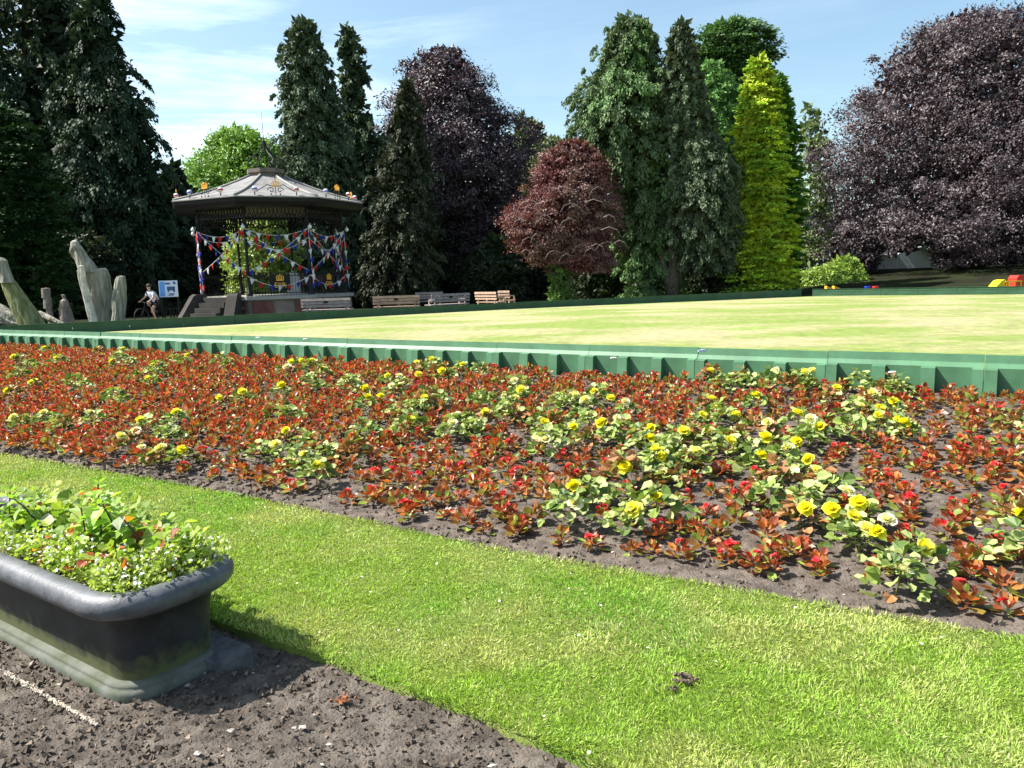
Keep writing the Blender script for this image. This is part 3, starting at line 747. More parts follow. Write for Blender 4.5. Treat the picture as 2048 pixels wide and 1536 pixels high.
m_wcl = mat('white_cloth', (.78, .79, .82), .75, .2, trans=.3, tcol=(1, 1, 1))
m_tape = mat('bunting_tape', (.75, .75, .74), .8)
m_glass = mat('white_globe', (.7, .72, .78), .25, .5)
m_bluep = mat('blue_paint', (.08, .12, .45), .4, .4)
m_redp = mat('red_paint', (.55, .05, .04), .4, .4)
TH = [R(0.5 + 45 * k) for k in range(8)]
def vtx(r_, k, z): return np.array([r_ * math.cos(TH[k % 8]), -r_ * math.sin(TH[k % 8]), z])
BS = empty('bandstand', 'octagonal Victorian bandstand with grey roof, iron columns and red white and blue bunting', 'bandstand', (BX, BY, 0))
zb = 1.19; RB = 3.38; RC = 3.12; RE = 4.02; ZE = 4.85; ZR = 6.2; RR = .74
def ring(mb, r0, r1, z0, z1):
    V = np.array([vtx(r0, k, z0) for k in range(8)] + [vtx(r1, k, z1) for k in range(8)])
    mb.add(V, np.array([[k, (k + 1) % 8, 8 + (k + 1) % 8, 8 + k][::-1] for k in range(8)]))
def disc(mb, r_, z, flip=False):
    V = np.array([vtx(r_, k, z) for k in range(8)] + [[0, 0, z]]); F = np.array([[8, k, (k + 1) % 8] for k in range(8)])
    mb.add(V, F if flip else F[:, ::-1])
mb = MB(); ring(mb, RB + .08, RB + .08, GZ0 - .2, GZ0 + .22); ring(mb, RB + .08, RB, GZ0 + .22, GZ0 + .26); ring(mb, RB, RB, GZ0 + .26, zb - .16); mb.build('plinth', m_stone, BS)
me_bp = None
for k in range(8):      # brick panels set into the plinth faces
    for s0, s1, mt_ in ((.06, .30, m_brick), (.32, .62, m_stone), (.64, .94, m_brick)):
        a = vtx(RB + .006, k, 0); b_ = vtx(RB + .006, k + 1, 0); mb = MB(); nn_ = norm(((a + b_) / 2) * np.array([1, 1, 0]))
        p0 = a + (b_ - a) * s0; p1 = a + (b_ - a) * s1; mid = (p0 + p1) / 2 + nn_ * .012; mid[2] = (GZ0 + .3 + zb - .2) / 2
        mb.box((0, 0, 0), (np.linalg.norm(p1 - p0), .03, zb - .2 - GZ0 - .3), rz=math.atan2(b_[1] - a[1], b_[0] - a[0])); mb.V[0] += mid
        mb.build('plinth_panel', mt_, BS)
mb = MB(); ring(mb, RB, RB + .12, zb - .16, zb - .14); ring(mb, RB + .12, RB + .12, zb - .14, zb); disc(mb, RB + .12, zb); mb.build('floor_coping', m_cap, BS)
# columns with brackets
for k in range(8):
    b = vtx(RC, k, 0); mb = MB()
    mb.lathe([(.13, zb), (.13, zb + .12), (.09, zb + .16), (.075, zb + .9), (.095, zb + .93), (.095, zb + .99), (.062, zb + 1.04), (.055, ZE - .75), (.09, ZE - .7), (.06, ZE - .62), (.06, ZE - .1)], (b[0], b[1], 0), 10)
    mb.build('column', m_iron, BS, smooth=True)
    mb = MB()
    for kk in (k + 1, k - 1):
        a = vtx(RC, kk, 0); e = norm((a - b) * np.array([1, 1, 0]))
        p = [b + e * .05 + np.array([0, 0, ZE - 1.15]), b + e * .16 + np.array([0, 0, ZE - .75]), b + e * .42 + np.array([0, 0, ZE - .48]), b + e * .8 + np.array([0, 0, ZE - .4])]
        mb.tube(p, .025, 6)
        an = np.linspace(0, 5.2, 14); c_ = b + e * .2 + np.array([0, 0, ZE - .52])
        mb.tube([c_ + e * math.cos(t_) * (.11 - .015 * t_) + np.array([0, 0, math.sin(t_) * (.11 - .015 * t_)]) for t_ in an], .014, 5)
    mb.build('bracket', m_iron, BS)
    mb = MB(); a = vtx(RC, k + 1, 0)     # lattice frieze between columns
    mb.beam(b + np.array([0, 0, ZE - .55]), a + np.array([0, 0, ZE - .55]), .05, .04); mb.beam(b + np.array([0, 0, ZE - .05]), a + np.array([0, 0, ZE - .05]), .1, .12)
    for j in range(16):
        p0 = b + (a - b) * (j / 16); p1 = b + (a - b) * ((j + 1) / 16)
        mb.beam(p0 + np.array([0, 0, ZE - .54]), p1 + np.array([0, 0, ZE - .1]), .045, .03); mb.beam(p0 + np.array([0, 0, ZE - .1]), p1 + np.array([0, 0, ZE - .54]), .045, .03)
        arch = .30 * abs((j + .5) / 8 - 1) ** 1.6
        mb.beam((p0 + p1) / 2 + np.array([0, 0, ZE - .57]), (p0 + p1) / 2 + np.array([0, 0, ZE - .64 - arch]), .10, .02, up=tuple(norm(p1 - p0)))
    mb.build('frieze', m_iron, BS)
mb = MB(); ring(mb, RE, RE + .02, ZE - .02, ZE + .13); ring(mb, RE - .12, RE, ZE - .16, ZE - .02); ring(mb, RC + .1, RE - .12, ZE - .18, ZE - .16); mb.build('gutter', m_iron, BS)
mb = MB(); ring(mb, RE + .07, RE + .07, ZE + .13, ZE + .17); ring(mb, RE + .07, RE + .0, ZE + .17, ZE + .19); ring(mb, RE, RE + .07, ZE + .12, ZE + .13); mb.build('eaves_edge', m_leadr, BS)
mb = MB()
V = np.array([vtx(RC + .15, k, ZE - .12) for k in range(8)] + [[0, 0, ZE + .7]]); mb.add(V, np.array([[8, k, (k + 1) % 8] for k in range(8)])); mb.build('ceiling', m_ceil, BS)
for k in range(8):
    a0, a1, b0, b1 = vtx(RE, k, ZE + .185), vtx(RE, k + 1, ZE + .185), vtx(RR, k, ZR), vtx(RR, k + 1, ZR)
    mb = MB(); NN = 6
    prof = [(t_, .10 * math.sin(math.pi * t_) * -1) for t_ in np.linspace(0, 1, NN)]
    V = []
    for t_, dz in prof: V += [a0 + (b0 - a0) * t_ + np.array([0, 0, dz]), a1 + (b1 - a1) * t_ + np.array([0, 0, dz])]
    mb.add(V, np.array([[2 * i, 2 * i + 2, 2 * i + 3, 2 * i + 1] for i in range(NN - 1)])); mb.build('roof_panel', m_lead, BS)
    mb = MB(); mb.tube([a0 + (b0 - a0) * t_ + np.array([0, 0, dz + .02]) for t_, dz in prof], .055, 8); mb.build('hip_roll', m_leadr, BS, smooth=True)
mb = MB(); ring(mb, RR - .03, RR - .03, ZR - .03, ZR + .1); ring(mb, RR - .03, RR + .06, ZR + .1, ZR + .14); ring(mb, RR + .06, RR + .06, ZR + .14, ZR + .3); disc(mb, RR + .06, ZR + .3); mb.build('roof_cap', m_stone, BS)
mb = MB()
for k in range(8):
    d = norm(vtx(1, k, 0)); z0 = ZR + .3
    P_ = [(.64, .0), (.76, .14), (.75, .32), (.60, .50), (.36, .66), (.16, .86), (.04, 1.2)]
    mb.tube([d * r_ + np.array([0, 0, z0 + z]) for r_, z in P_], .022, 6)
    an = np.linspace(0, 6.5, 16)
    mb.tube([d * (.52 + (.13 - .017 * t_) * math.cos(t_)) + np.array([0, 0, z0 + .17 + (.13 - .017 * t_) * math.sin(t_)]) for t_ in an], .014, 5)
    mb.tube([d * (.36 + (.1 - .013 * t_) * math.cos(t_)) + np.array([0, 0, z0 + .45 + (.1 - .013 * t_) * math.sin(t_)]) for t_ in an], .012, 5)
mb.ball((0, 0, ZR + .3 + 1.22), .06, 8)
mb.tube([(0, 0, ZR + 1.5), (0, 0, ZR + 2.7)], [.014, .006], 5)
mb.build('finial', m_iron, BS)

def text_mesh(txt, size, ext=.006):
    cu = bpy.data.curves.new('lettering', 'FONT'); cu.body = txt; cu.size = size; cu.extrude = ext; cu.align_x = 'CENTER'; cu.resolution_u = 2
    o = bpy.data.objects.new('lettering_tmp', cu); C.objects.link(o); bpy.context.view_layer.update()
    me_ = bpy.data.meshes.new_from_object(o.evaluated_get(bpy.context.evaluated_depsgraph_get()))
    bpy.data.objects.remove(o); return me_
def crown_emblem(w_):
    """a simple royal crown outline standing in XZ, centre bottom at 0"""
    mb = MB(); s = w_
    mb.box((0, 0, .08 * s), (.8 * s, .03, .12 * s))
    for x_, h_ in ((-.38, .42), (-.19, .5), (0, .55), (.19, .5), (.38, .42)):
        mb.ball((x_ * s, 0, h_ * s), .07 * s, 6)
        mb.beam((x_ * s * .85, 0, .12 * s), (x_ * s, 0, h_ * s), .09 * s, .025, up=(0, 1, 0))
    mb.tube([(-.42 * s, 0, .3 * s), (-.3 * s, 0, .62 * s), (0, 0, .56 * s), (.3 * s, 0, .62 * s), (.42 * s, 0, .3 * s)], .035 * s, 5)
    mb.ball((0, 0, .66 * s), .08 * s, 6)
    return mb
# roof ornaments on each face and lamps
for k in range(8):
    a, b_ = vtx(RE - .12, k, 0), vtx(RE - .12, k + 1, 0); c_ = (a + b_) / 2; ang_ = math.atan2((b_ - a)[1], (b_ - a)[0])
    if (math.cos(ang_)) < 0: ang_ += math.pi
    og = empty('roof_ornament', None, None, (c_[0], c_[1], ZE + .2), ang_); og.parent = BS
    mb = MB()
    for sx in (-1, 1):
        mb.tube([(sx * .05, 0, .33), (sx * .3, 0, .42), (sx * .52, 0, .28), (sx * .72, 0, .16)], .016, 5)
        mb.tube([(sx * (.17 + (.13 - .016 * t_) * math.cos(t_)), 0, .2 + (.13 - .016 * t_) * math.sin(t_)) for t_ in np.linspace(0, 6.5, 16)], .016, 5)
        mb.tube([(sx * .17, 0, -.05), (sx * .17, 0, .08)], .025, 5); mb.tube([(sx * .78, 0, -.05), (sx * .78, 0, .14)], .022, 5)
    mb.tube([(0, 0, 0), (0, 0, .85)], .014, 5); mb.beam((-.05, 0, .8), (.05, 0, .8), .012, .012)
    mb.build('scroll', m_iron, og)
    crown_emblem(.36).build('crown', m_gold, og, loc=(0, 0, .33))
    for sx in (-1, 1):
        mb = MB(); mb.ball((0, 0, 0), .105, 10); mb.build('globe', m_glass, og, smooth=True, loc=(sx * .78, 0, .25))
        mb = MB(); mb.lathe([(.108, -.03), (.108, .03)], n=12); mb.build('globe_band', m_bluep if sx < 0 else m_redp, og, loc=(sx * .78, 0, .25))
    b0 = vtx(RC + .22, k, ZE - .95); mb = MB(); mb.ball((0, 0, 0), .085, 10); mb.lathe([(.001, .15), (.04, .08)], n=8); mb.build('lamp_globe', m_glass, BS, smooth=True, loc=tuple(b0))
# railings
ltr = text_mesh('EIIR', .22); ltr.materials.append(m_gold)
for k in range(8):
    if k == 2: continue          # the bay with the steps (between 106 and 151 degrees)
    a, b_ = vtx(RC, k, 0), vtx(RC, k + 1, 0); mb = MB()
    for z in (zb + .1, zb + .78, zb + .9): mb.beam(a + np.array([0, 0, z]), b_ + np.array([0, 0, z]), .03, .03)
    for j in range(1, 20):
        p_ = a + (b_ - a) * j / 20; mb.beam(p_ + np.array([0, 0, zb]), p_ + np.array([0, 0, zb + .9]), .014, .014)
        if j % 2: mb.lathe([(.05, zb + .82), (.05, zb + .86)], (p_[0], p_[1], 0), 6)
    mb.build('railing', m_iron, BS)
    nn_ = norm(((a + b_) / 2)); ang_ = math.atan2((b_ - a)[1], (b_ - a)[0])
    if nn_[1] < .3 or k in (3,):
        if math.cos(ang_) < 0: ang_ += math.pi
        for off in ((.5,) if k != 3 else (.5,)):
            p_ = a + (b_ - a) * off + nn_ * .05
            sg = empty('monogram_sign', None, None, (p_[0], p_[1], zb + .3), ang_); sg.parent = BS
            mb = MB(); mb.box((0, .012, .22), (.8, .02, .62)); mb.build('backboard', m_iron, sg)
            o = obj('letters', ltr, None, sg, loc=(0, -.008, .02)); o.rotation_euler = (R(90), 0, 0); o.scale = (1.35, 1.3, 1)
            crown_emblem(.36).build('crown', m_gold, sg, loc=(0, -.01, .28))
# steps with flank walls at bay 2
a, b_ = vtx(RB, 2, 0), vtx(RB, 3, 0); c_ = (a + b_) / 2; nn_ = norm(c_); ee = norm(b_ - a)
for i in range(5):
    mb = MB(); mb.box((0, 0, 0), (1.3, .24 * (5 - i) + .05, (zb - GZ0) / 5 - .012), rz=math.atan2(ee[1], ee[0])); mb.V[0] += c_ + nn_ * (.12 * (5 - i) + .12) + np.array([0, 0, GZ0 + (zb - GZ0) * (i + .5) / 5])
    mb.build('step', mat('step_stone', (.055, .05, .045), .9, .2, var=.2, vs=3), BS)
for sx in (-1, 1):
    mb = MB(); o0 = c_ + ee * sx * .84 + nn_ * .12; nd = norm(nn_ + ee * sx * .42); ed = np.array([nd[1], -nd[0], 0]) * (1 if (np.array([nd[1], -nd[0], 0]) @ ee) > 0 else -1)
    mb.poly([(0, GZ0 - .1), (1.25, GZ0 - .1), (1.1, GZ0 + .14), (.5, zb + .06), (.38, zb + .14), (.0, zb + .14)], .4, o0 - ed * .2, nd, (0, 0, 1), ed)
    mb.build('flank_wall', mat('flank_stone', (.05, .045, .041), .9, .2, var=.2, vs=3), BS)
# items standing on the floor
mb = MB(); mb.poly([(-.28, 0), (.28, 0), (.28, .72), (.2, .9), (0, 1.0), (-.2, .9), (-.28, .72)], .06, (0, 0, 0), (1, 0, 0), (0, 0, 1), (0, 1, 0))
mb.build('display_board', mat('dull_white', (.45, .44, .42), .7), loc=(BX + .95, BY - .3, zb), label='grey rounded board standing inside the bandstand', cat='board')
mb = MB(); mb.box((0, 0, .4), (1.3, .5, .05)); mb.box((-.6, 0, .2), (.05, .5, .4)); mb.box((.6, 0, .2), (.05, .5, .4)); mb.box((0, .22, .62), (1.3, .04, .4))
mb.build('seat', mat('dark_wood', (.12, .05, .04), .6), loc=(BX + 1.4, BY + .8, zb), label='dark wooden seat inside the bandstand behind the railing', cat='seat')

# bunting
pen_v = [(-.5, 0, 0), (.5, 0, 0), (0, 0, -1)]
pmesh = []
for nm, mt_ in (('r', m_red), ('w', m_wcl), ('b', m_blue)):
    mb = MB(); mb.add([(-.085, -.003, 0), (.085, -.003, 0), (.01, -.014, -.2), (-.085, .003, 0), (.085, .003, 0), (.01, .008, -.2)], np.array([[0, 2, 1], [3, 4, 5], [0, 1, 4], [0, 4, 3], [1, 2, 5], [1, 5, 4], [2, 0, 3], [2, 3, 5]]))
    me_ = mb.mesh('pennant'); me_.materials.append(mt_); pmesh.append(me_)
def bunting(a, b_, sag, label, nper=None):
    a = np.array(a); b_ = np.array(b_); L = np.linalg.norm(b_ - a); r_ = empty('bunting_string', label, 'bunting', group='bunting strings on the bandstand')
    f = lambda t_: a + (b_ - a) * t_ + np.array([0, 0, -4 * sag * t_ * (1 - t_)])
    mb = MB(); mb.tube([f(t_) for t_ in np.linspace(0, 1, 12)], .009, 4); mb.build('tape', m_tape, r_)
    n_ = nper or max(3, int(L / .31)); o0 = random.randrange(3); ang_ = math.atan2((b_ - a)[1], (b_ - a)[0])
    for i in range(n_):
        t_ = (i + .5) / n_; p_ = f(t_); o = obj('pennant', pmesh[(i + o0) % 3], None, r_, loc=tuple(p_)); o.rotation_euler = (R(random.uniform(-14, 14)), R(random.uniform(-16, 16)), ang_ + R(random.uniform(-30, 30))); o.scale = (1.2,) * 3
BAY = ['right', 'front', 'front left', 'left', 'back left', 'back', 'back right', 'far right']
BAY = ['front right', 'front', 'front left above the steps', 'left', 'back left', 'back', 'back right', 'right']
o_ = np.array([BX, BY, 0])
for k in range(8):
    a, b_ = vtx(RC + .08, k, 0) + o_, vtx(RC + .08, k + 1, 0) + o_
    zt, zm = ZE - 1.0, zb + .95; z_ = lambda p_, z: np.array([p_[0], p_[1], z])
    bunting(z_(a, zt), z_(b_, zt), .28, f'bunting swag between column tops of the {BAY[k]} bandstand bay')
    if k in (1, 2, 3, 7, 0):
        bunting(z_(a, zt), z_(b_, zm), .12, f'bunting crossing the {BAY[k]} bandstand bay, low end left')
        bunting(z_(a, zm), z_(b_, zt), .12, f'bunting crossing the {BAY[k]} bandstand bay, low end right')
    if k in (0, 1, 3, 7):
        bunting(z_(a, zb + .8), z_(b_, zb + .8), .42, f'bunting swag over the railing of the {BAY[k]} bandstand bay')
    if k in (0, 1, 3, 4, 7): bunting(z_(a, zt), z_(a, zb + .3) + np.array([.12, -.1, 0]), 0, 'bunting hanging straight down the %s column of the bandstand' % {0: 'rightmost', 1: 'right front', 3: 'left front', 4: 'leftmost', 7: 'back right'}[k])
    if k in (0, 1, 3): bunting(z_(a, zt - .35), z_(b_, zt - .35), .5, f'second lower bunting swag of the {BAY[k]} bandstand bay')

# ------------------------------------------------------------------ benches
m_slat = mat('bench_timber', (.36, .24, .17), .7, .25, var=.2, vs=8)
m_slatg = mat('bench_timber_grey', (.30, .25, .235), .75, .2, var=.2, vs=8)
def bench(x, y, rz, label, mt_=m_slat, W=1.8, plaque=True):
    r_ = empty('park_bench', label, 'bench', (x, y, GZ0), rz, 'park benches beyond the far boards')
    for z, h_ in ((.83, .095), (.715, .095), (.60, .095)):       # back faces the camera (-Y), sitter looks to +Y
        mb = MB(); mb.box((0, 0, 0), (W, .03, h_), M=Matrix.Rotation(R(-10), 3, 'X')); mb.V[0] += np.array([0, -.2 - (z - .6) * .17, z]); mb.build('back_slat', mt_, r_)
    for j in range(4):
        mb = MB(); mb.box((0, -.12 + j * .13, .45), (W, .11, .035)); mb.build('seat_slat', mt_, r_)
    for sx in (-.62, .62):
        mb = MB(); x_ = sx * W / 1.5 * .95
        mb.beam((x_, -.2, 0), (x_, -.17, .44), .06, .06); mb.beam((x_, .28, 0), (x_, .28, .44), .06, .06); mb.beam((x_, -.2, .42), (x_, .3, .42), .06, .05)
        mb.beam((x_, -.165, .44), (x_, -.225, .84), .05, .04); mb.beam((x_, -.2, .64), (x_, .28, .64), .05, .04); mb.beam((x_, .28, .44), (x_, .28, .64), .05, .05)
        mb.build('leg_frame', mt_, r_)
    if plaque:
        mb = MB(); mb.box((.0, -.245, .735), (.16, .008, .07)); mb.build('plaque', m_iron, r_)
def at(px_, py_, Y_): return PY(px_, py_, Y_)
for px_, Y_, rz, W, lb, mt_ in [(654, 28.6, 0, 1.82, 'grey wooden park bench right in front of the bandstand plinth', m_slatg),
                                (793, 29.8, R(5), 1.78, 'tan wooden park bench standing alone right of the bandstand', m_slat),
                                (896, 31.0, R(35), 1.78, 'brown wooden park bench, middle one of the three right of the bandstand', m_slatg),
                                (858, 36.5, R(10), 1.3, 'small dark bench behind the middle bench in the shade', m_slatg),
                                (980, 32.4, R(-52), 1.5, 'tan wooden bench angled beside the rightmost short bench', m_slat),
                                (1013, 34.5, R(-30), .6, 'short end of a wooden bench, rightmost of the row', m_slat)]:
    q = at(px_, 600, Y_); bench(q[0], q[1], rz, lb, mt_, W, plaque=W > 1.6)

# ------------------------------------------------------------------ carved stumps
m_drift = mat('weathered_wood', (.36, .34, .29), .85, .2, col2=(.13, .13, .09), vs=5, bump=.06, bs=7, detail=8)
m_mossw = mat('mossy_wood', (.27, .27, .13), .85, .2, col2=(.10, .12, .04), vs=4, bump=.06, bs=7, detail=8)
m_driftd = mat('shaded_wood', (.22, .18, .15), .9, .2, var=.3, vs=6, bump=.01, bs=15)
def loft(mb, secs, n=14, seed=1, groove=.07):
    """secs: (x,y,z,rx,ry,tilt) stacked rings with vertical grooves"""
    n = 30; secs = np.array(secs, float); kk = np.linspace(0, len(secs) - 1, len(secs) * 5); secs = np.stack([np.interp(kk, np.arange(len(secs)), secs[:, c_]) for c_ in range(5)], 1)
    g = np.random.default_rng(seed); an = np.arange(n) * 2 * math.pi / n
    V = []
    for i, (x_, y_, z_, rx, ry) in enumerate(secs):
        tw_ = an + .25 * z_
        wob = 1 + groove * 3.2 * (fbm(np.cos(tw_) * 2 + seed * 7, np.sin(tw_) * 2 + z_ * .25, .45, seed, 3) - .5) + groove * 1.3 * (vnoise(an * 3, an * 0 + z_ * 3, .5, seed) - .5)
        V.append(np.stack([x_ + rx * wob * np.cos(an), y_ + ry * wob * np.sin(an), z_ + 0 * an], 1))
    m_ = len(secs); V = np.concatenate(V + [np.array([[secs[-1][0], secs[-1][1], secs[-1][2] + .02]])])
    F = [[i * n + j, i * n + (j + 1) % n, (i + 1) * n + (j + 1) % n, (i + 1) * n + j] for i in range(m_ - 1) for j in range(n)]
    o = mb.n; mb.add(V, np.array(F)); mb.F3.append(np.array([[m_ * n, (m_ - 1) * n + j, (m_ - 1) * n + (j + 1) % n] for j in range(n)]) + o)
def loftpx(mb, rows, Y_, dr=.8, **kw):
    s = []
    for y_, xl, xr in rows:
        a, b_ = PY(xl, y_, Y_), PY(xr, y_, Y_); s.append(((a[0] + b_[0]) / 2, Y_, a[2], (b_[0] - a[0]) / 2, (b_[0] - a[0]) / 2 * dr))
    loft(mb, s, **kw)
Ys = 25.2
for m__ in (m_drift, m_mossw):
    t_ = m__.node_tree
    mpn = t_.nodes.new('ShaderNodeMapping'); mpn.inputs['Scale'].default_value = (1.6, 1.6, .22)
    tcn_ = [n_ for n_ in t_.nodes if n_.type == 'TEX_COORD'][0]
    t_.links.new(tcn_.outputs['Object'], mpn.inputs[0])
    for n_ in [n_ for n_ in t_.nodes if n_.type == 'TEX_NOISE']: t_.links.new(mpn.outputs[0], n_.inputs['Vector'])
S1 = empty('carved_stump', 'tall pale carved stump with a hunched bird-like figure looking left', 'wood carving')
mb = MB(); loftpx(mb, [(650, 183, 224), (630, 180, 224), (600, 172, 222), (570, 164, 220), (550, 158, 218), (542, 156, 214), (538, 160, 210)], Ys, seed=2, groove=.1, dr=.6); mb.build('stump', m_drift, S1)
mb = MB(); loftpx(mb, [(545, 160, 200), (535, 157, 193), (522, 152, 183), (512, 148, 175), (505, 147, 171), (498, 144, 166), (490, 141, 160), (484, 142, 157), (481, 146, 154)], Ys - .1, seed=4, groove=.04, n=18, dr=.8); mb.build('bird_figure', m_drift, S1, smooth=True)
mb = MB(); p0, p1, p2 = PY(147, 492, Ys - .3), PY(143, 503, Ys - .35), PY(146, 517, Ys - .33); mb.tube([p0, p1, p2], [.09, .07, .015], 8); mb.build('beak', m_drift, S1, smooth=True)
mb = MB(); loftpx(mb, [(648, 200, 222), (600, 205, 222), (565, 203, 221), (548, 200, 219), (541, 205, 214), (537, 209, 212)], Ys + .5, seed=7, groove=.06, dr=.4); mb.build('side_slab', mat('blue_grey_wood', (.30, .32, .34), .85, .2, var=.2, vs=4), S1)
mb = MB(); loftpx(mb, [(648, 180, 196), (600, 168, 184), (560, 158, 172), (532, 156, 168)], Ys - .45, seed=9, groove=.15, dr=.35); mb.build('bark_edge', mat('pale_split_wood', (.52, .48, .40), .8, .2, var=.3, vs=6), S1)
mb = MB(); loftpx(mb, [(648, 222, 248), (625, 226, 250), (600, 224, 252), (575, 228, 252), (560, 231, 251), (553, 234, 250)], Ys - .3, seed=12, groove=.09, dr=.8)
mb.build('carved_stump', m_drift, label='short upright pale stump right beside the tall carved stump', cat='wood carving')
S2 = empty('carved_stump', 'mossy leaning trunk carved with a head at the left edge', 'wood carving')
mb = MB(); loftpx(mb, [(652, 40, 92), (632, 30, 78), (605, 18, 60), (580, 8, 42), (562, 2, 30)], Ys - 1.2, seed=21, groove=.06); mb.build('stump', m_mossw, S2)
mb = MB(); loftpx(mb, [(566, 2, 30), (552, 0, 24), (540, -4, 19), (530, -8, 16), (522, -12, 14), (516, -10, 6)], Ys - 1.25, seed=22, groove=.05, n=16); mb.build('carved_head', m_drift, S2, smooth=True)
mb = MB(); p_ = [PY(-40, 612, Ys - .9), PY(0, 628, Ys - .9), PY(25, 640, Ys - 1.), PY(45, 655, Ys - 1.1)]; mb.tube(p_, [.35, .3, .2, .05], 9)
for j in range(5): mb.tube([p_[0] + np.array([0, -.25, -.1 * j]), p_[1] + np.array([.1 * j, -.25, -.1 * j + .1]), p_[2] + np.array([.1 * j, -.2, -.12])], [.05, .05, .02], 5)
mb.build('fallen_root', m_drift, label='ribbed grey fallen root lying left of the mossy leaning trunk', cat='driftwood')
mb = MB(); p_ = [PY(78, 628, Ys), PY(105, 640, Ys - .2), PY(135, 652, Ys - .3)]; mb.tube(p_, [.12, .1, .04], 7); mb.build('fallen_branch', m_drift, label='pale low branch lying between mossy trunk and tall carved stump', cat='driftwood')
Yp = 27.5
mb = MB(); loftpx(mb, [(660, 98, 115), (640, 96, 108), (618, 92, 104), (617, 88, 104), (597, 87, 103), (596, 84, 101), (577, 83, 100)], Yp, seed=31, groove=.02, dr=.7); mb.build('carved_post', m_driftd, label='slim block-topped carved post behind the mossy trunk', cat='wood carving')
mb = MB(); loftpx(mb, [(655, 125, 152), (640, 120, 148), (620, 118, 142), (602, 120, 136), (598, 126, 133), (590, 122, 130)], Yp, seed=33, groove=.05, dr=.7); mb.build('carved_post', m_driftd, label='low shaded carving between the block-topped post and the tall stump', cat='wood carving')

# ------------------------------------------------------------------ sign
q = PY(338, 594, 31.5); SG = empty('event_sign', 'pale blue event poster on a dark board left of the bandstand', 'sign', (q[0], q[1], GZ0), R(4))
z0 = q[2] - GZ0
mb = MB(); mb.box((0, .02, z0 + .33), (.74, .03, .66)); mb.build('poster', mat('poster_pale', (.62, .70, .80), .5), SG)
mb = MB(); mb.box((-.24, .002, z0 + .33), (.2, .006, .6)); mb.build('blue_band', mat('poster_blue', (.12, .33, .75), .5), SG)
mb = MB()
for bx, bz, bw, bh in ((-.02, .54, .2, .07), (.25, .56, .1, .1), (.1, .34, .3, .16), (.0, .26, .05, .14), (.22, .30, .08, .2), (.12, .12, .2, .05), (.08, .07, .24, .03)): mb.box((bx, .002, z0 + bz), (bw, .006, bh))
mb.build('print', mat('poster_ink', (.05, .12, .25), .5), SG)
mb = MB()
for sx in (-.33, .33): mb.beam((sx, .06, 0), (sx, .06, z0 + .6), .05, .05)
mb.build('post', m_iron, SG)
# cycle stands
for i in range(4):
    q = PY(330 + i * 12, 628, 32.4); mb = MB(); mb.tube([(-.0, 0, 0), (0, 0, .45), (.08, .0, .55), (.3, 0, .55), (.38, 0, .45), (.38, 0, 0)], .03, 6)
    mb.build('cycle_stand', m_iron, loc=(q[0], q[1], GZ0), label=f'low black hoop cycle stand under the blue poster, {ORD[i]} from the left', cat='cycle stand', group='cycle stands by the poster')

# ------------------------------------------------------------------ bicycle and rider
m_skin = mat('skin', (.50, .30, .22), .6, .3)
m_tee = mat('pale_tee', (.62, .66, .80), .8, .2, var=.06, vs=6)
m_short = mat('dark_shorts', (.02, .02, .025), .8)
m_hair = mat('brown_hair', (.06, .04, .025), .7)
m_rub = mat('black_rubber', (.02, .02, .02), .7)
q = PY(304, 630, 31.0); RZ = R(238)      # bicycle heads left and a little towards the camera
BK = empty('bicycle', 'black bicycle being ridden along the path left of the poster', 'bicycle', (q[0] + .05, q[1], GZ0), RZ)
rw_ = .31
for x_ in (-.5, .5):
    an = np.linspace(0, 2 * math.pi, 25); mb = MB(); mb.tube([(x_ + rw_ * math.cos(t_), 0, rw_ + .02 + rw_ * math.sin(t_)) for t_ in an], .022, 6, cap=False)
    for j in range(12):
        t_ = j * math.pi / 6; mb.beam((x_, 0, rw_ + .02), (x_ + rw_ * math.cos(t_), 0, rw_ + .02 + rw_ * math.sin(t_)), .005, .005, up=(0, 1, 0))
    mb.build('wheel', m_rub, BK)
mb = MB()
for a, b_ in (((-.5, 0, .33), (-.1, 0, .3)), ((-.1, 0, .3), (-.2, 0, .75)), ((-.5, 0, .33), (-.18, 0, .68)), ((-.1, 0, .3), (.33, 0, .68)), ((-.18, 0, .68), (.32, 0, .74)), ((.3, 0, .85), (.5, 0, .33))): mb.tube([a, b_], .018, 6)
mb.build('frame', m_iron, BK)
mb = MB(); mb.tube([(.33, -.28, .9), (.32, -.1, .88), (.3, 0, .86), (.32, .1, .88), (.33, .28, .9)], .014, 6); mb.build('handlebar', m_iron, BK)
mb = MB(); mb.box((-.22, 0, .79), (.24, .13, .05)); mb.build('saddle', m_rub, BK)
mb = MB(); mb.box((-.02, .1, .14), (.09, .09, .025)); mb.box((-.18, -.1, .46), (.09, .09, .025)); mb.beam((-.1, .04, .3), (-.02, .06, .14), .02, .02); mb.beam((-.1, -.04, .3), (-.18, -.06, .46), .02, .02); mb.build('pedal', m_iron, BK)
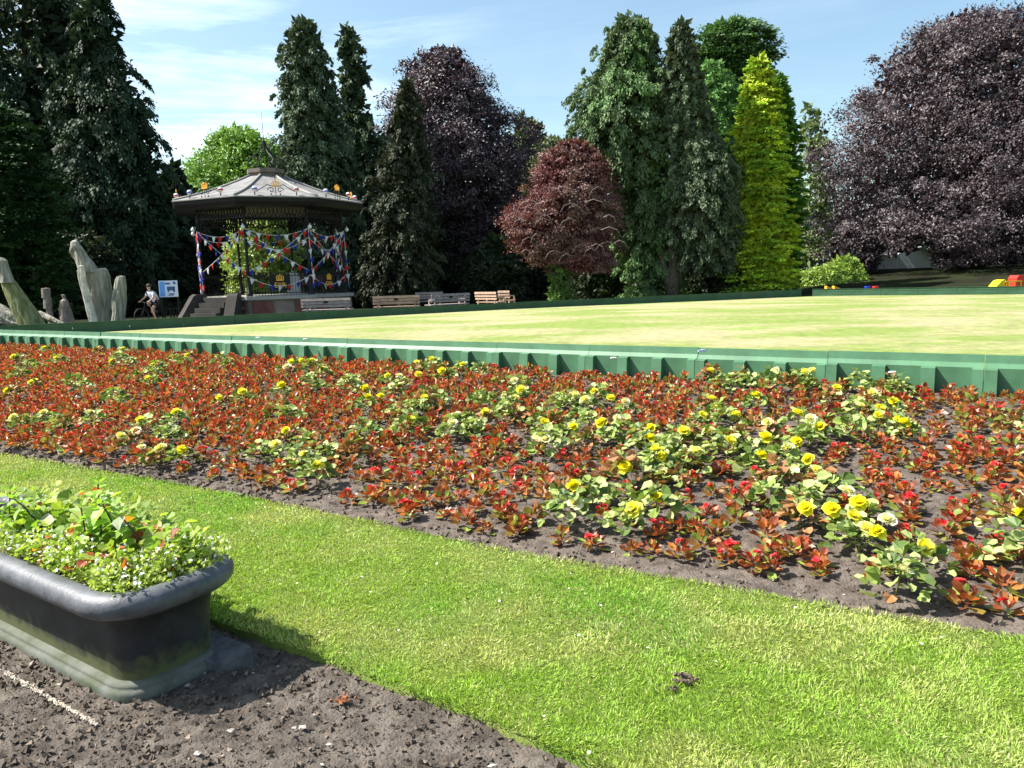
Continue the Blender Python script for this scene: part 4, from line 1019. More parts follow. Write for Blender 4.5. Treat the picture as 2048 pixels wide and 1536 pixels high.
def skin_body(name, joints, edges, mtl, parent, root=0, lv=1):
    me_ = bpy.data.meshes.new(name); me_.from_pydata([j[:3] for j in joints], edges, []); o = bpy.data.objects.new(name, me_); C.objects.link(o)
    sm = o.modifiers.new('skin', 'SKIN'); sm.use_smooth_shade = True
    for i, j in enumerate(joints): me_.skin_vertices[0].data[i].radius = (j[3], j[4] if len(j) > 4 else j[3]); me_.skin_vertices[0].data[i].use_root = (i == root)
    ss = o.modifiers.new('sub', 'SUBSURF'); ss.levels = ss.render_levels = lv
    bpy.context.view_layer.update()
    m2 = bpy.data.meshes.new_from_object(o.evaluated_get(bpy.context.evaluated_depsgraph_get())); bpy.data.objects.remove(o)
    m2.materials.clear(); m2.materials.append(mtl); o2 = bpy.data.objects.new(name, m2); C.objects.link(o2); o2.parent = parent; return o2
PR = empty('person', 'cyclist in a pale T-shirt and dark shorts leaning on the handlebar', 'person', (q[0] + .05, q[1], GZ0), RZ)
J = [(-.22, 0, .86, .12, .14), (-.14, 0, 1.02, .11, .14), (-.02, 0, 1.2, .11, .16), (.05, 0, 1.31, .06), (.08, 0, 1.38, .052),
     (.09, 0, 1.46, .085, .075), (.09, 0, 1.54, .07, .065),
     (.02, .17, 1.25, .05), (.12, .28, 1.06, .038), (.3, .3, .93, .026), (.35, .29, .91, .028),
     (.02, -.17, 1.25, .05), (.12, -.28, 1.06, .038), (.3, -.3, .93, .026), (.35, -.29, .91, .028),
     (-.2, .1, .82, .085), (.12, .12, .62, .06), (-.02, .1, .26, .038), (-.03, .1, .19, .035), (.08, .1, .165, .028),
     (-.2, -.1, .82, .085), (.14, -.13, .84, .06), (-.12, -.1, .57, .038), (-.19, -.1, .51, .035), (-.08, -.1, .485, .028)]
E = [(0, 1), (1, 2), (2, 3), (3, 4), (4, 5), (5, 6), (2, 7), (7, 8), (8, 9), (9, 10), (2, 11), (11, 12), (12, 13), (13, 14), (0, 15), (15, 16), (16, 17), (17, 18), (18, 19), (0, 20), (20, 21), (21, 22), (22, 23), (23, 24)]
skin_body('body', J, E, m_skin, PR)
def sub(idx, ed, grow, name, mtl, adj=None):
    mp_ = {v: i for i, v in enumerate(idx)}; jj = []
    for v in idx:
        j = list(J[v]); 
        if adj and v in adj: j[:3] = adj[v]
        jj.append((*j[:3], j[3] + grow, (j[4] if len(j) > 4 else j[3]) + grow))
    return skin_body(name, jj, [(mp_[a], mp_[b_]) for a, b_ in ed], mtl, PR)
sub([0, 1, 2, 3, 7, 11, 8, 12], [(0, 1), (1, 2), (2, 3), (2, 7), (2, 11), (7, 8), (11, 12)], .022, 'tee_shirt', m_tee, {3: (.04, 0, 1.29), 8: (.09, .25, 1.12), 12: (.09, -.25, 1.12)})
sub([0, 15, 16, 20, 21], [(0, 15), (15, 16), (0, 20), (20, 21)], .02, 'shorts', m_short, {16: (.02, .12, .69), 21: (.04, -.12, .84)})
mb = MB(); mb.ball((.075, 0, 1.53), .105, 12, (1.0, .82, .8)); mb.build('hair', m_hair, PR, smooth=True)
mb = MB(); mb.ball((.175, 0, 1.48), .016, 6, (1.2, .8, 1.2)); mb.ball((.155, .035, 1.505), .01, 6); mb.ball((.155, -.035, 1.505), .01, 6); mb.box((.165, 0, 1.435), (.01, .045, .008)); mb.build('face', mat('face_shade', (.3, .14, .1), .6), PR)
mb = MB()
for s in (-1, 1):
    for f in range(4): mb.tube([(.35, s * (.26 + .02 * f), .92), (.385, s * (.26 + .02 * f), .905), (.375, s * (.26 + .02 * f), .88)], .009, 5)
    mb.tube([(.34, s * .25, .91), (.33, s * .24, .88)], .01, 5)
mb.build('fingers', m_skin, PR)
mb = MB(); mb.box((.03, .1, .165), (.24, .09, .07)); mb.box((-.13, -.1, .485), (.24, .09, .07)); mb.build('shoe', mat('grey_shoe', (.3, .3, .32), .6), PR)

# ------------------------------------------------------------------ play equipment on the right
m_yel = mat('yellow_plastic', (.80, .62, .02), .4, .4); m_rpl = mat('red_plastic', (.68, .04, .03), .4, .4); m_opl = mat('orange_plastic', (.75, .38, .05), .4, .4); m_bpl = mat('blue_plastic', (.02, .06, .5), .4, .4)
Yq = 34.5
q = PY(2010, 575, Yq); zt = PY(2010, 557, Yq)[2]; PE = empty('play_frame', 'yellow and red plastic play frame at the right edge behind the boards', 'play equipment', (q[0], q[1], .2))
b0 = zt - .2 - .5
mb = MB(); mb.poly([(-.75, 0), (.0, 0), (.0, b0 + .45), (-.15, b0 + .42)], .6, (0, 0, 0), (1, 0, 0), (0, 0, 1), (0, 1, 0)); mb.build('ramp', m_yel, PE)
for yy in (0, .6):
    mb = MB()
    for z in (b0 + .36, b0 + .1): mb.beam((0, yy, z), (.75, yy, z), .05, .05)
    for x_ in (.15, .45, .7): mb.beam((x_, yy, 0), (x_, yy, b0 + .36), .04, .04)
    mb.build('rail', m_yel, PE)
mb = MB(); mb.poly([(.5, 0), (1.6, 0), (1.6, b0 + .3), (.95, b0 + .4), (.8, b0 + .62), (.6, b0 + .62), (.5, b0 + .5)], .6, (0, 0, 0), (1, 0, 0), (0, 0, 1), (0, 1, 0)); mb.build('slide', m_rpl, PE)
for px_, lb in ((1663, 'orange plastic wedge behind the far boards, left one of two'), (1678, 'orange plastic wedge behind the far boards, right one of two')):
    q = PY(px_, 578, 37.3); t_ = PY(px_, 571.5, 37.3)[2]; mb = MB(); mb.poly([(-.22, 0), (.3, 0), (.24, .1 + t_ - .5), (-.22, t_ - .2)], .3, (0, 0, 0), (1, 0, 0), (0, 0, 1), (0, 1, 0))
    mb.build('toy_wedge', m_opl, loc=(q[0], q[1], .2), label=lb, cat='toy', group='orange wedges')
for px_, m_, lb in ((1735, m_bpl, 'small blue tub on the grass behind the far right boards'), (1751, m_rpl, 'small dark red tub beside the blue one behind the boards')):
    q = PY(px_, 574, 37.5); t_ = PY(px_, 569.5, 37.5)[2]; mb = MB(); h_ = t_ - .3; h_ *= .8; mb.lathe([(.001, 0), (.11, 0), (.14, h_), (.155, h_), (.155, h_ + .03), (.001, h_ + .03)], n=12)
    mb.build('plastic_tub', m_, loc=(q[0], q[1], .3), label=lb, cat='tub')
# shed behind
q = PY(1805, 548, 62.0); zg = q[2]; zt = PY(1830, 494, 62.)[2] - zg
SH = empty('park_shed', 'pale boarded shed with a gable under the right-hand trees', 'shed', (q[0], q[1], zg - .3))
mb = MB(); mb.poly([(-3.1, 0), (2.9, 0), (2.9, zt * .55 + .3), (1.2, zt + .25), (.1, zt + .1), (-.5, zt * .75 + .3), (-3.1, zt * .75 + .3)], 3, (0, 0, 0), (1, 0, 0), (0, 0, 1), (0, 1, 0)); mb.build('wall', mat('shed_boarding', (.42, .42, .39), .8, .2, var=.1, vs=1.5), SH)
for j in range(20):
    mb = MB(); mb.box((-3 + j * .3, -.012, .9), (.03, .024, 1.8)); mb.build('batten', mat('batten_mat', (.36, .36, .34), .8), SH)
mb = MB(); mb.beam((1.2, -.15, zt + .3), (3.15, -.15, zt * .55 + .25), .5, .08); mb.build('roof', mat('shed_roof', (.2, .2, .2), .8), SH); mb = MB(); mb.beam((-3.3, -.15, zt * .75 + .36), (-.4, -.15, zt * .75 + .36), .5, .08); mb.build('roof', mat('shed_roof', (.2, .2, .2), .8), SH)
for j, (a, b_) in enumerate((((1803, 503), (1828, 536)), ((1797, 507), (1820, 537)))):
    p0, p1 = PY(*a, 60.5), PY(*b_, 60.5); mb = MB(); mb.tube([p0, p1], .08, 6); mb.build('white_pole', m_white, label=['right-hand of two white sloping poles in front of the shed', 'left-hand of two white sloping poles in front of the shed'][j], cat='pole')  # white bars added in place of two streaks of sunlight

# ------------------------------------------------------------------ trough planter
tu = norm(np.array([-.82, .573, 0])); tv_ = np.array([.573, .82, 0])
# frame: x along the trough (away from the visible end), y across
TU0, TV0, TL, TW = 2.925, 1.475, 2.0, .42
def trough_ring(off, z, n_c=9):
    """rounded rectangle of the body outline grown by off"""
    x0, x1, y0, y1 = -off, TL + off, -off, TW + off; rc = .13 + off * .95
    pts = []
    for cx_, cy_, a0 in ((x0 + rc, y0 + rc, math.pi), (x1 - rc, y0 + rc, 1.5 * math.pi), (x1 - rc, y1 - rc, 0), (x0 + rc, y1 - rc, .5 * math.pi)):
        for a in np.linspace(a0, a0 + math.pi / 2, n_c): pts.append((cx_ + rc * math.cos(a), cy_ + rc * math.sin(a), z))
    return pts
def trough_part(name, prof, mtl, parent, cap=False):
    rings = [trough_ring(o_, z) for o_, z in prof]; n_ = len(rings[0]); V = np.array(sum(rings, []))
    F = np.array([[i * n_ + j, i * n_ + (j + 1) % n_, (i + 1) * n_ + (j + 1) % n_, (i + 1) * n_ + j] for i in range(len(rings) - 1) for j in range(n_)])
    mb = MB(); mb.add(V, F)
    if cap: mb.add(np.concatenate([np.array(rings[-1]), [[TL / 2, TW / 2, prof[-1][1]]]]), np.array([[n_, j, (j + 1) % n_] for j in range(n_)]))
    return mb.build(name, mtl, parent, smooth=True)
to = tu * TU0 + tv_ * TV0
# world = to + x*tu + y*tv_; tu x tv_ points down, so mirror via matrix on an empty is avoided: use y axis reversed
TR = empty('trough_planter', 'black cast trough planter with a rolled rim, full of leafy bedding plants', 'planter')
def tw(x, y, z): return to + tu * x + tv_ * y + np.array([0, 0, z])
Mt = Matrix(((tu[0], tv_[0], 0, to[0]), (tu[1], tv_[1], 0, to[1]), (0, 0, 1, -.02), (0, 0, 0, 1)))
def place_t(o):
    o.data.transform(Mt); o.data.flip_normals(); return o
m_tr = mat('trough_paint', (.075, .079, .09), .5, .5, var=.3, vs=11, bump=.0022, bs=55, detail=9)
m_trm = mat('trough_moss', (.17, .19, .09), .85, .2, col2=(.05, .06, .04), vs=16, bump=.002, bs=40)
m_trd = mat('trough_dark_paint', (.022, .023, .026), .6, .3, var=.3, vs=9, bump=.0015, bs=50)  # shade put into the body colour; the rim stays lighter
m_trb = mat('trough_base_paint', (.125, .13, .115), .8, .25, col2=(.055, .07, .035), vs=6, bump=.002, bs=30)
place_t(trough_part('base', [(.042, -.03), (.045, .004), (.038, .02), (.028, .023), (.028, .029), (.026, .038), (.012, .044), (-.002, .048)], m_trb, TR))
m_trx = mat('trough_side_paint', (.022, .023, .026), .6, .3, var=.3, vs=9, bump=.0015, bs=50)  # side darkened as painted shade; moss near the base is a stain
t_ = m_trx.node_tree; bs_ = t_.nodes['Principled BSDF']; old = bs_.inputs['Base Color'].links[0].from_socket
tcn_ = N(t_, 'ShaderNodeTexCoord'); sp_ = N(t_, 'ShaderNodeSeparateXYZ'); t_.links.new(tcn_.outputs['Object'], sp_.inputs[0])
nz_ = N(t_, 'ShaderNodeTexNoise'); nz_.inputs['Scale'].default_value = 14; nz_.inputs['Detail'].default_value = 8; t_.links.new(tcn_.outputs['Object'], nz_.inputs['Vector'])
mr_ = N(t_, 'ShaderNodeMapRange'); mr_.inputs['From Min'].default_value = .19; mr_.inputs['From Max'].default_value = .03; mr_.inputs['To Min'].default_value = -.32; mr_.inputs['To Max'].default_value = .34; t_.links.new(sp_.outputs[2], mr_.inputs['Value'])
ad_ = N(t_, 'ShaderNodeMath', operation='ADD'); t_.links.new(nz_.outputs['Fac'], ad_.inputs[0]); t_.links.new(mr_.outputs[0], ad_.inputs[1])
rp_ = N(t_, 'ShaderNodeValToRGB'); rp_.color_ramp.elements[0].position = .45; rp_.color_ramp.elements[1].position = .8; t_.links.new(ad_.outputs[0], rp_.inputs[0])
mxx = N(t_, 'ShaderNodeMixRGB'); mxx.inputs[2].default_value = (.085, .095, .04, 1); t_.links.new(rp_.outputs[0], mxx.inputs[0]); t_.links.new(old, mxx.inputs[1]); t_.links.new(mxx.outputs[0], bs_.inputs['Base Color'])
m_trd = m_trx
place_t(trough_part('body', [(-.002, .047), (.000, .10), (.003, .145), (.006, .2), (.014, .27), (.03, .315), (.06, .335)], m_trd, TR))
rim = [(.05, .330)]
for a in np.linspace(-60, 215, 15): rim.append((.062 + .058 * math.cos(R(a)), .393 + .054 * math.sin(R(a))))
place_t(trough_part('rim', rim + [(.0, .34), (-.005, .3)], m_tr, TR))
place_t(trough_part('compost', [(.002, .36), (-.02, .365)], mat('compost', (.06, .045, .035), .95), TR, cap=True))

# slab beside the trough
mb = MB(); p_ = [PZ(430, 1330, .0), PZ(505, 1303, .03), PZ(500, 1292, .04), PZ(425, 1262, .05), PZ(405, 1275, .04), PZ(405, 1318, .02)]
c_ = sum(p_) / 6; V = [q_ * np.array([1, 1, 0]) + np.array([0, 0, -.05]) for q_ in p_] + [q_ for q_ in p_]
mb.add(V, np.array([[i, 6 + i, 6 + (i + 1) % 6, (i + 1) % 6] for i in range(6)])); mb.F3.append(np.array([[6, 6 + i, 7 + i] for i in range(1, 5)]))
mb.build('stone_slab', mat('slab_stone', (.10, .10, .105), .9, .2, var=.3, vs=14, bump=.004, bs=50), label='grey broken stone slab sticking out from under the trough planter', cat='stone')

# ------------------------------------------------------------------ plant pieces
# round leaf: fan with wavy rim, petiole at origin, leaf lies along +Y
def round_leaf(n_=9, cup=.12, wav=.05, sharp=0.):
    v = [(0, .12, 0)]; 
    for i in range(n_):
        a = -math.pi / 2 + .35 + (2 * math.pi - .7) * i / (n_ - 1); r_ = .5
        x_, y_ = r_ * math.cos(a), .5 + r_ * math.sin(a)
        if sharp and abs(x_) < .3 and y_ > .5: y_ += sharp
        v.append((x_, y_, cup * (abs(x_) * 2) ** 1.5 + (wav if i % 2 else -wav) - .12 * max(0, y_ - .5) ** 2 * 4))
    f = [[0, i, i + 1] for i in range(1, n_)]
    return np.array(v), np.array(f)
def oval_leaf():
    v = np.array([(0, 0, 0), (.34, .3, .13), (.36, .66, .20), (0, 1.0, .16), (-.36, .66, .20), (-.34, .3, .13), (0, .3, 0), (0, .65, .05)])
    f = np.array([[0, 1, 6], [0, 6, 5], [6, 1, 2], [6, 2, 7], [5, 6, 7], [5, 7, 4], [7, 2, 3], [7, 3, 4]])
    return v, f
def pointed_leaf():
    v = np.array([(0, 0, 0), (.30, .22, .05), (.36, .42, .06), (.2, .72, .02), (0, 1.05, -.12), (-.2, .72, .02), (-.36, .42, .06), (-.30, .22, .05), (0, .3, -.02), (0, .65, -.03)])
    f = np.array([[0, 1, 8], [1, 2, 8], [8, 2, 9], [2, 3, 9], [3, 4, 9], [9, 4, 5], [9, 5, 6], [8, 9, 6], [8, 6, 7], [0, 8, 7]])
    return v, f
m_bron = mat('bronze_leaf', (.1, .1, .1), .38, .45, trans=.28, attr=True, tcol=(1.5, .9, .6))
m_bgl = mat('begonia_green_leaf', (.1, .1, .1), .48, .3, trans=.22, attr=True, tcol=(1.1, 1.2, .5))
m_rfl = mat('red_petal', (.1, .1, .1), .45, .4, trans=.25, attr=True, tcol=(1.2, .8, .8))
m_yfl = mat('yellow_petal', (.1, .1, .1), .5, .3, trans=.25, attr=True, tcol=(1.1, 1, .5))
def cat_parts(parts):
    V, F, T, o = [], [], [], 0
    for v, f, t_ in parts: V.append(v); F.append(f + o); T.append(t_); o += len(v)
    return np.concatenate(V), np.concatenate(F), np.concatenate(T)
def red_plant(seed):
    g = np.random.default_rng(seed); n_ = g.integers(19, 26)
    az = np.arange(n_) * 2.4 + g.uniform(0, 6) + g.normal(size=n_) * .2; lvl = np.linspace(0, 1, n_)
    el = R(2) + lvl * R(50) + g.normal(size=n_) * .28
    D = np.stack([np.cos(az) * np.cos(el), np.sin(az) * np.cos(el), np.sin(el)], 1)
    hr = .034 * (1 - lvl * .3) * g.uniform(.3, 1.3, n_); O = np.stack([np.cos(az) * hr, np.sin(az) * hr, .02 + .075 * lvl * g.uniform(.7, 1.2, n_)], 1)
    X_, Y_, Z_ = frames(D, np.array([[0, 0, 1.]]) + g.normal(size=(n_, 3)) * .45)
    L = g.uniform(.048, .085, n_) * (1 - .2 * lvl)
    green = np.array([.20, .25, .04]); bronze = np.array([.25, .075, .028]); red = np.array([.36, .065, .03]); org = np.array([.44, .17, .04])
    c = green + (bronze - green) * np.clip(lvl * 2.6, 0, 1)[:, None]; c = c + (red - c) * np.clip((lvl - .6) * 1.5, 0, .65)[:, None]
    pk = g.random(n_) < .22; c[pk] = org
    lg = g.random(n_) < .16; c[lg] = (.24, .33, .06)
    c = c * g.uniform(.6, 1.3, n_)[:, None]
    tv, tf = oval_leaf()
    return scatter(tv, tf, O, X_, Y_, Z_, np.stack([L * .95, L, L], 1), c)
def flower(seed, r_, n_, c0, c1, petals=None):
    g = np.random.default_rng(seed); tv, tf = round_leaf(6, .35, .03)
    lvl = np.linspace(0, 1, n_); az = np.arange(n_) * 2.4; el = R(0) + lvl * R(78)
    D = np.stack([np.cos(az) * np.cos(el), np.sin(az) * np.cos(el), np.sin(el)], 1) + g.normal(size=(n_, 3)) * .12
    X_, Y_, Z_ = frames(D, np.tile([[0, 0, 1.]], (n_, 1)) * (1 - lvl[:, None]) - D * 0 + np.stack([-np.cos(az), -np.sin(az), 0 * az], 1) * lvl[:, None] + .05)
    L = r_ * (1 - .35 * lvl) * g.uniform(.85, 1.1, n_); c = np.array(c0) + (np.array(c1) - np.array(c0)) * lvl[:, None]; c = c * g.uniform(.85, 1.1, n_)[:, None]
    return scatter(tv, tf, np.zeros((n_, 3)), X_, Y_, Z_, np.stack([L * 1.25, L, L], 1), c)
RP = [red_plant(200 + i) for i in range(7)]
RF = [flower(300 + i, .030, 8, (.55, .02, .02), (.80, .10, .11)) for i in range(3)]
def split_leaves(part, k_, mtl):
    """one mesh per leaf, k_ vertices each"""
    V, F, T = part; nf = len(F) // (len(V) // k_); out_ = []
    for i in range(len(V) // k_):
        me_ = mesh_np('leaf', V[i * k_:(i + 1) * k_], F[i * nf:(i + 1) * nf] - i * k_, T[i * k_:(i + 1) * k_]); me_.materials.append(mtl); out_.append(me_)
    return out_
def mk(name, part, mtl):
    me_ = mesh_np(name, part[0], part[1], part[2]); me_.materials.append(mtl); return me_
RPs = [split_leaves(p_, 8, m_bron) for p_ in RP]
RPm = [mk('foliage', p_, m_bron) for p_ in RP]; RFm = [mk('flower', p_, m_rfl) for p_ in RF]

# yellow begonias --------------------------------------------------
FL = []
def addf(lst, x0, y0, s): FL.extend([(x0 + a / s, y0 + b_ / s) for a, b_ in lst])
addf([(75, 255), (105, 300), (75, 345), (530, 285), (565, 345), (435, 355), (480, 310), (385, 330), (225, 470), (375, 490), (230, 560), (520, 470), (600, 450), (640, 365), (770, 500), (765, 550), (800, 610), (830, 640), (940, 515), (1070, 515), (1005, 620), (1035, 430), (1110, 390), (1205, 430), (1080, 350), (1075, 205), (1280, 185), (1410, 205), (1560, 215), (1600, 205), (1310, 330), (1370, 470), (1360, 545), (1525, 420), (1590, 450), (1640, 490), (1520, 565), (1175, 565), (640, 695), (375, 790), (385, 885), (800, 850), (685, 915), (1340, 635), (1475, 600), (1580, 655), (1620, 715)], 1000, 660, 2.56)
addf([(300, 50), (90, 110), (385, 120), (660, 60), (840, 55), (805, 90), (760, 140), (1280, 100), (1045, 165), (130, 215), (210, 285), (240, 275), (50, 340), (940, 225), (1005, 255), (1650, 350), (1495, 390), (295, 490), (90, 520), (610, 495), (1200, 490), (955, 540), (925, 620), (825, 650), (965, 730), (1095, 735), (1240, 740), (1950, 610), (1880, 710), (1920, 300)], 0, 680, 3.413)
addf([(325, 490), (410, 480), (490, 485), (290, 530), (580, 550), (250, 675), (920, 700), (940, 770), (1045, 760), (1130, 680), (1100, 600), (1190, 605), (1345, 590), (1535, 560), (1525, 440), (1395, 775), (1330, 500), (1450, 465), (1700, 510)], 500, 600, 4)
addf([(1215, 215), (1645, 75), (1825, 60), (1810, 90), (1940, 45), (1270, 260), (1145, 120)], 0, 800, 2)
addf([(480, 420), (430, 525), (260, 470), (50, 460), (540, 630), (620, 650), (700, 560), (820, 960), (1010, 770), (1790, 510), (370, 330)], 1600, 900, 4.04)
addf([(250, 265), (590, 310), (480, 430), (650, 520), (660, 460), (900, 590), (860, 560), (800, 390)], 1620, 720, 4.785)
FLW = []
for a, b_ in FL:
    q = PB(a, b_, .195)
    if all(np.hypot(q[0] - p_[0], q[1] - p_[1]) > .05 for p_ in FLW): FLW.append(q)
plants = []       # [x, y, [flowers]]
for q in sorted(FLW, key=lambda p_: (round(p_[1] * 2), p_[0])):
    for P_ in plants:
        if math.hypot(P_[0] - q[0], P_[1] - q[1]) < .22 and len(P_[2]) < 4: P_[2].append(q); break
    else: plants.append([q[0] + random.uniform(-.06, .06), q[1] + random.uniform(.02, .12), [q]])
# leaf-only plants fill the clumps; the photograph's leafy patches
LEAFY = [(520, 905), (600, 880), (640, 900), (690, 905), (730, 860), (790, 825), (820, 820), (860, 800), (905, 850), (930, 860), (880, 870), (960, 800), (1090, 850), (1150, 880), (1200, 870), (1230, 860), (1160, 840), (1390, 880), (1330, 905), (1480, 900), (1450, 880), (1290, 950), (1340, 960), (1310, 1010), (1250, 1000), (1290, 1030), (1560, 960), (1600, 1010), (1650, 980), (1700, 1060), (1720, 1090), (1650, 1060), (1600, 880), (1650, 860), (1700, 870), (1720, 770), (1780, 780), (1560, 770), (1600, 770), (1480, 760), (1450, 770), (1120, 810), (300, 745), (240, 720), (230, 800), (560, 830), (620, 770), (700, 770), (740, 760), (110, 850), (60, 730), (150, 770), (330, 870), (440, 725), (350, 720), (820, 740), (860, 745), (940, 740), (2020, 860), (2040, 1050), (2040, 1120), (1530, 1000), (1550, 930), (1620, 930), (1180, 990), (1030, 790), (1010, 830), (1000, 770)]
for a, b_ in [(a_ + dx_, b__ + dy_) for a_, b__ in LEAFY for dx_, dy_ in ((0, 0), (17, 7))]:
    q = PB(a, b_, .08)
    if all(math.hypot(P_[0] - q[0], P_[1] - q[1]) > .16 for P_ in plants): plants.append([q[0], q[1], []])
def yellow_foliage(seed):
    g = np.random.default_rng(seed); n_ = g.integers(34, 46); tv, tf = round_leaf(10, .16, .05, .1)
    lvl = np.linspace(0, 1, n_); az = np.arange(n_) * 2.4 + g.normal(size=n_) * .3
    rad = .03 + .135 * (1 - lvl) * g.uniform(.5, 1.15, n_)
    O = np.stack([np.cos(az) * rad, np.sin(az) * rad, .04 + .12 * lvl * g.uniform(.6, 1.2, n_) + .05 * g.random(n_)], 1)
    D = np.stack([np.cos(az), np.sin(az), .1 + .4 * g.normal(size=n_) + .3 * lvl], 1)
    X_, Y_, Z_ = frames(D, np.array([[-.12, -.1, 1.]]) + g.normal(size=(n_, 3)) * .48)
    L = g.uniform(.036, .072, n_)
    bron = seed % 4 == 0
    base = np.array([.22, .29, .065]); pale = np.array([.37, .43, .155]); dk = np.array([.09, .14, .035]); br = np.array([.32, .15, .06])
    c = np.tile(base, (n_, 1)); k_ = g.random(n_); c[k_ < .35] = pale; c[k_ > .75] = dk
    if bron: c[g.random(n_) < .6] = br
    else: c[g.random(n_) < .07] = br
    c = c * g.uniform(.75, 1.2, n_)[:, None]
    parts = [scatter(tv, tf, O - D * L[:, None] * .3, X_, Y_, Z_, np.stack([L * 1.15, L, L], 1), c)]
    return cat_parts(parts)
YFO = [yellow_foliage(400 + i) for i in range(8)]
YFOs = [split_leaves(p_, 11, m_bgl) for p_ in YFO]
YFOm = [mk('foliage', p_, m_bgl) for p_ in YFO]
YFLm = [mk('flower', flower(500 + i, .061, 20, *cc), m_yfl) for i, cc in enumerate([((.90, .88, .04), (.88, .78, .02)), ((.89, .89, .12), (.88, .80, .05)), ((.86, .86, .42), (.87, .83, .22)), ((.85, .85, .62), (.86, .82, .42))])]
stem_mb = lambda a, b_: None
m_stem = mat('stem_mat', (.14, .15, .05), .6)
plants.sort(key=lambda P_: P_[0])
row_name = ['along lawn side of bed', 'along middle of bed', 'along board side of bed']
rows_ = {0: [], 1: [], 2: []}
for P_ in plants:
    t_ = float(bedt(P_[0], P_[1])); rows_[0 if t_ < .33 else 1 if t_ < .66 else 2].append(P_)
yi = 0
numw = {0: 'no open flower', 1: 'one bloom', 2: 'two blooms', 3: 'three blooms', 4: 'four blooms'}
for rk, lst in rows_.items():
    for i, P_ in enumerate(lst):
        z = float(bedz(P_[0], P_[1])); r_ = empty('yellow_begonia', f'yellow begonia with {numw[len(P_[2])]}, {ordw(i)} from left {row_name[rk]}', 'plant', (P_[0], P_[1], z), 0, 'yellow begonias in the flower bed')
        near_ = topx((P_[0], P_[1], z))[2] < 5.6
        rz_ = random.uniform(0, 6.28); s = random.uniform(.9, 1.16); sc3 = (s * 1.06, s * 1.06, s * random.uniform(.95, 1.2))
        for me_ in (YFOs[yi % 8] if near_ else [YFOm[yi % 8]]):
            o = obj('leaf' if near_ else 'foliage', me_, None, r_); o.rotation_euler = (0, 0, rz_); o.scale = sc3
        for q in P_[2]:
            fx, fy, fz = q[0] - P_[0], q[1] - P_[1], q[2] - z
            o = obj('flower', YFLm[random.choice([0, 0, 1, 1, 2, 3])], None, r_, loc=(fx, fy, fz - .01)); s = random.uniform(.8, 1.12); o.scale = (s,) * 3
            o.rotation_euler = (R(random.uniform(10, 50)), R(random.uniform(-30, 20)), random.uniform(-.6, .6))
            mb = MB(); mb.tube([(0, 0, .02), (fx * .6, fy * .6, fz * .6), (fx, fy, fz - .01)], .0045, 5); mb.build('stem', m_stem, r_)
        yi += 1

# red begonias -----------------------------------------------------
PL = np.array([[P_[0], P_[1], .165 if P_[2] else .145] for P_ in plants])
cand = []
for i in range(50):
    b_off = .25 + .205 * i
    xx = np.arange(-14.5, 6.2, .166)
    for j, x_ in enumerate(xx):
        x = x_ + (i % 2) * .09 + random.gauss(0, .04); y = float(yf(x)) + b_off / .85 + random.gauss(0, .042)
        if y > float(yb(x)) - .30: continue
        if np.min(np.hypot(PL[:, 0] - x, PL[:, 1] - y) - PL[:, 2]) < 0: continue
        if random.random() < .05: continue
        z = float(bedz(x, y)); px_, py_, zc_ = topx((x, y, z + .05))
        if px_ < -70 or px_ > 2120 or zc_ < .5: continue
        cand.append((zc_, i, x, y, z))
cand.sort(); near = cand[:300]; rest = cand[300:]
near.sort(key=lambda c_: (c_[1], c_[2]))
cnt = {}
for zc_, i, x, y, z in near:
    k_ = cnt.get(i, 0); cnt[i] = k_ + 1
    fl = random.random() < .55; nf = 0 if not fl else random.choice([1, 1, 2])
    lb = f'bronze begonia with {["no flower", "one red flower", "two red flowers"][nf]}, {ordw(k_)} from left in {ordw(i)} row from lawn'
    r_ = empty('red_begonia', lb, 'plant', (x, y, z - .005), random.uniform(0, 6.28), 'bronze-leaved red begonias in the flower bed'); s = random.uniform(.72, 1.12); r_.scale = (s * 1.08, s * 1.08, s * random.uniform(.8, 1.05))
    if zc_ < 4.6:
        for me_ in RPs[random.randrange(7)]: obj('leaf', me_, None, r_)
    else: obj('foliage', RPm[random.randrange(7)], None, r_)
    for f in range(nf):
        o = obj('flower', RFm[random.randrange(3)], None, r_, loc=(random.uniform(-.03, .03), random.uniform(-.03, .03), .115 + random.uniform(-.01, .02))); o.rotation_euler = (random.uniform(-.6, .6), random.uniform(-.6, .6), 0)
Vs, Fs, Ts, o_n = [], [], [], 0
Vf, Ff, Tf_, o_f = [], [], [], 0
for zc_, i, x, y, z in rest:
    a = random.uniform(0, 6.28); s = random.uniform(.85, 1.2); ca, sa = math.cos(a) * s, math.sin(a) * s
    p_ = RP[random.randrange(7)]; v = p_[0] @ np.array([[ca, sa, 0], [-sa, ca, 0], [0, 0, s]]) + np.array([x, y, z]); Vs.append(v); Fs.append(p_[1] + o_n); Ts.append(p_[2] * random.uniform(.85, 1.15)); o_n += len(v)
    if random.random() < .5:
        p_ = RF[random.randrange(3)]; v = p_[0] * 1.1 + np.array([x + random.uniform(-.03, .03), y + random.uniform(-.03, .03), z + .125]); Vf.append(v); Ff.append(p_[1] + o_f); Tf_.append(p_[2]); o_f += len(v)
FR = empty('red_begonias', 'mass of far bronze-leaved red begonias towards the green boards', 'plants'); FR['kind'] = 'stuff'
o = obj('foliage', mesh_np('foliage', np.concatenate(Vs), np.concatenate(Fs), np.concatenate(Ts)), m_bron, FR, kind='stuff')
o = obj('flowers', mesh_np('flowers', np.concatenate(Vf), np.concatenate(Ff), np.concatenate(Tf_)), m_rfl, FR, kind='stuff')


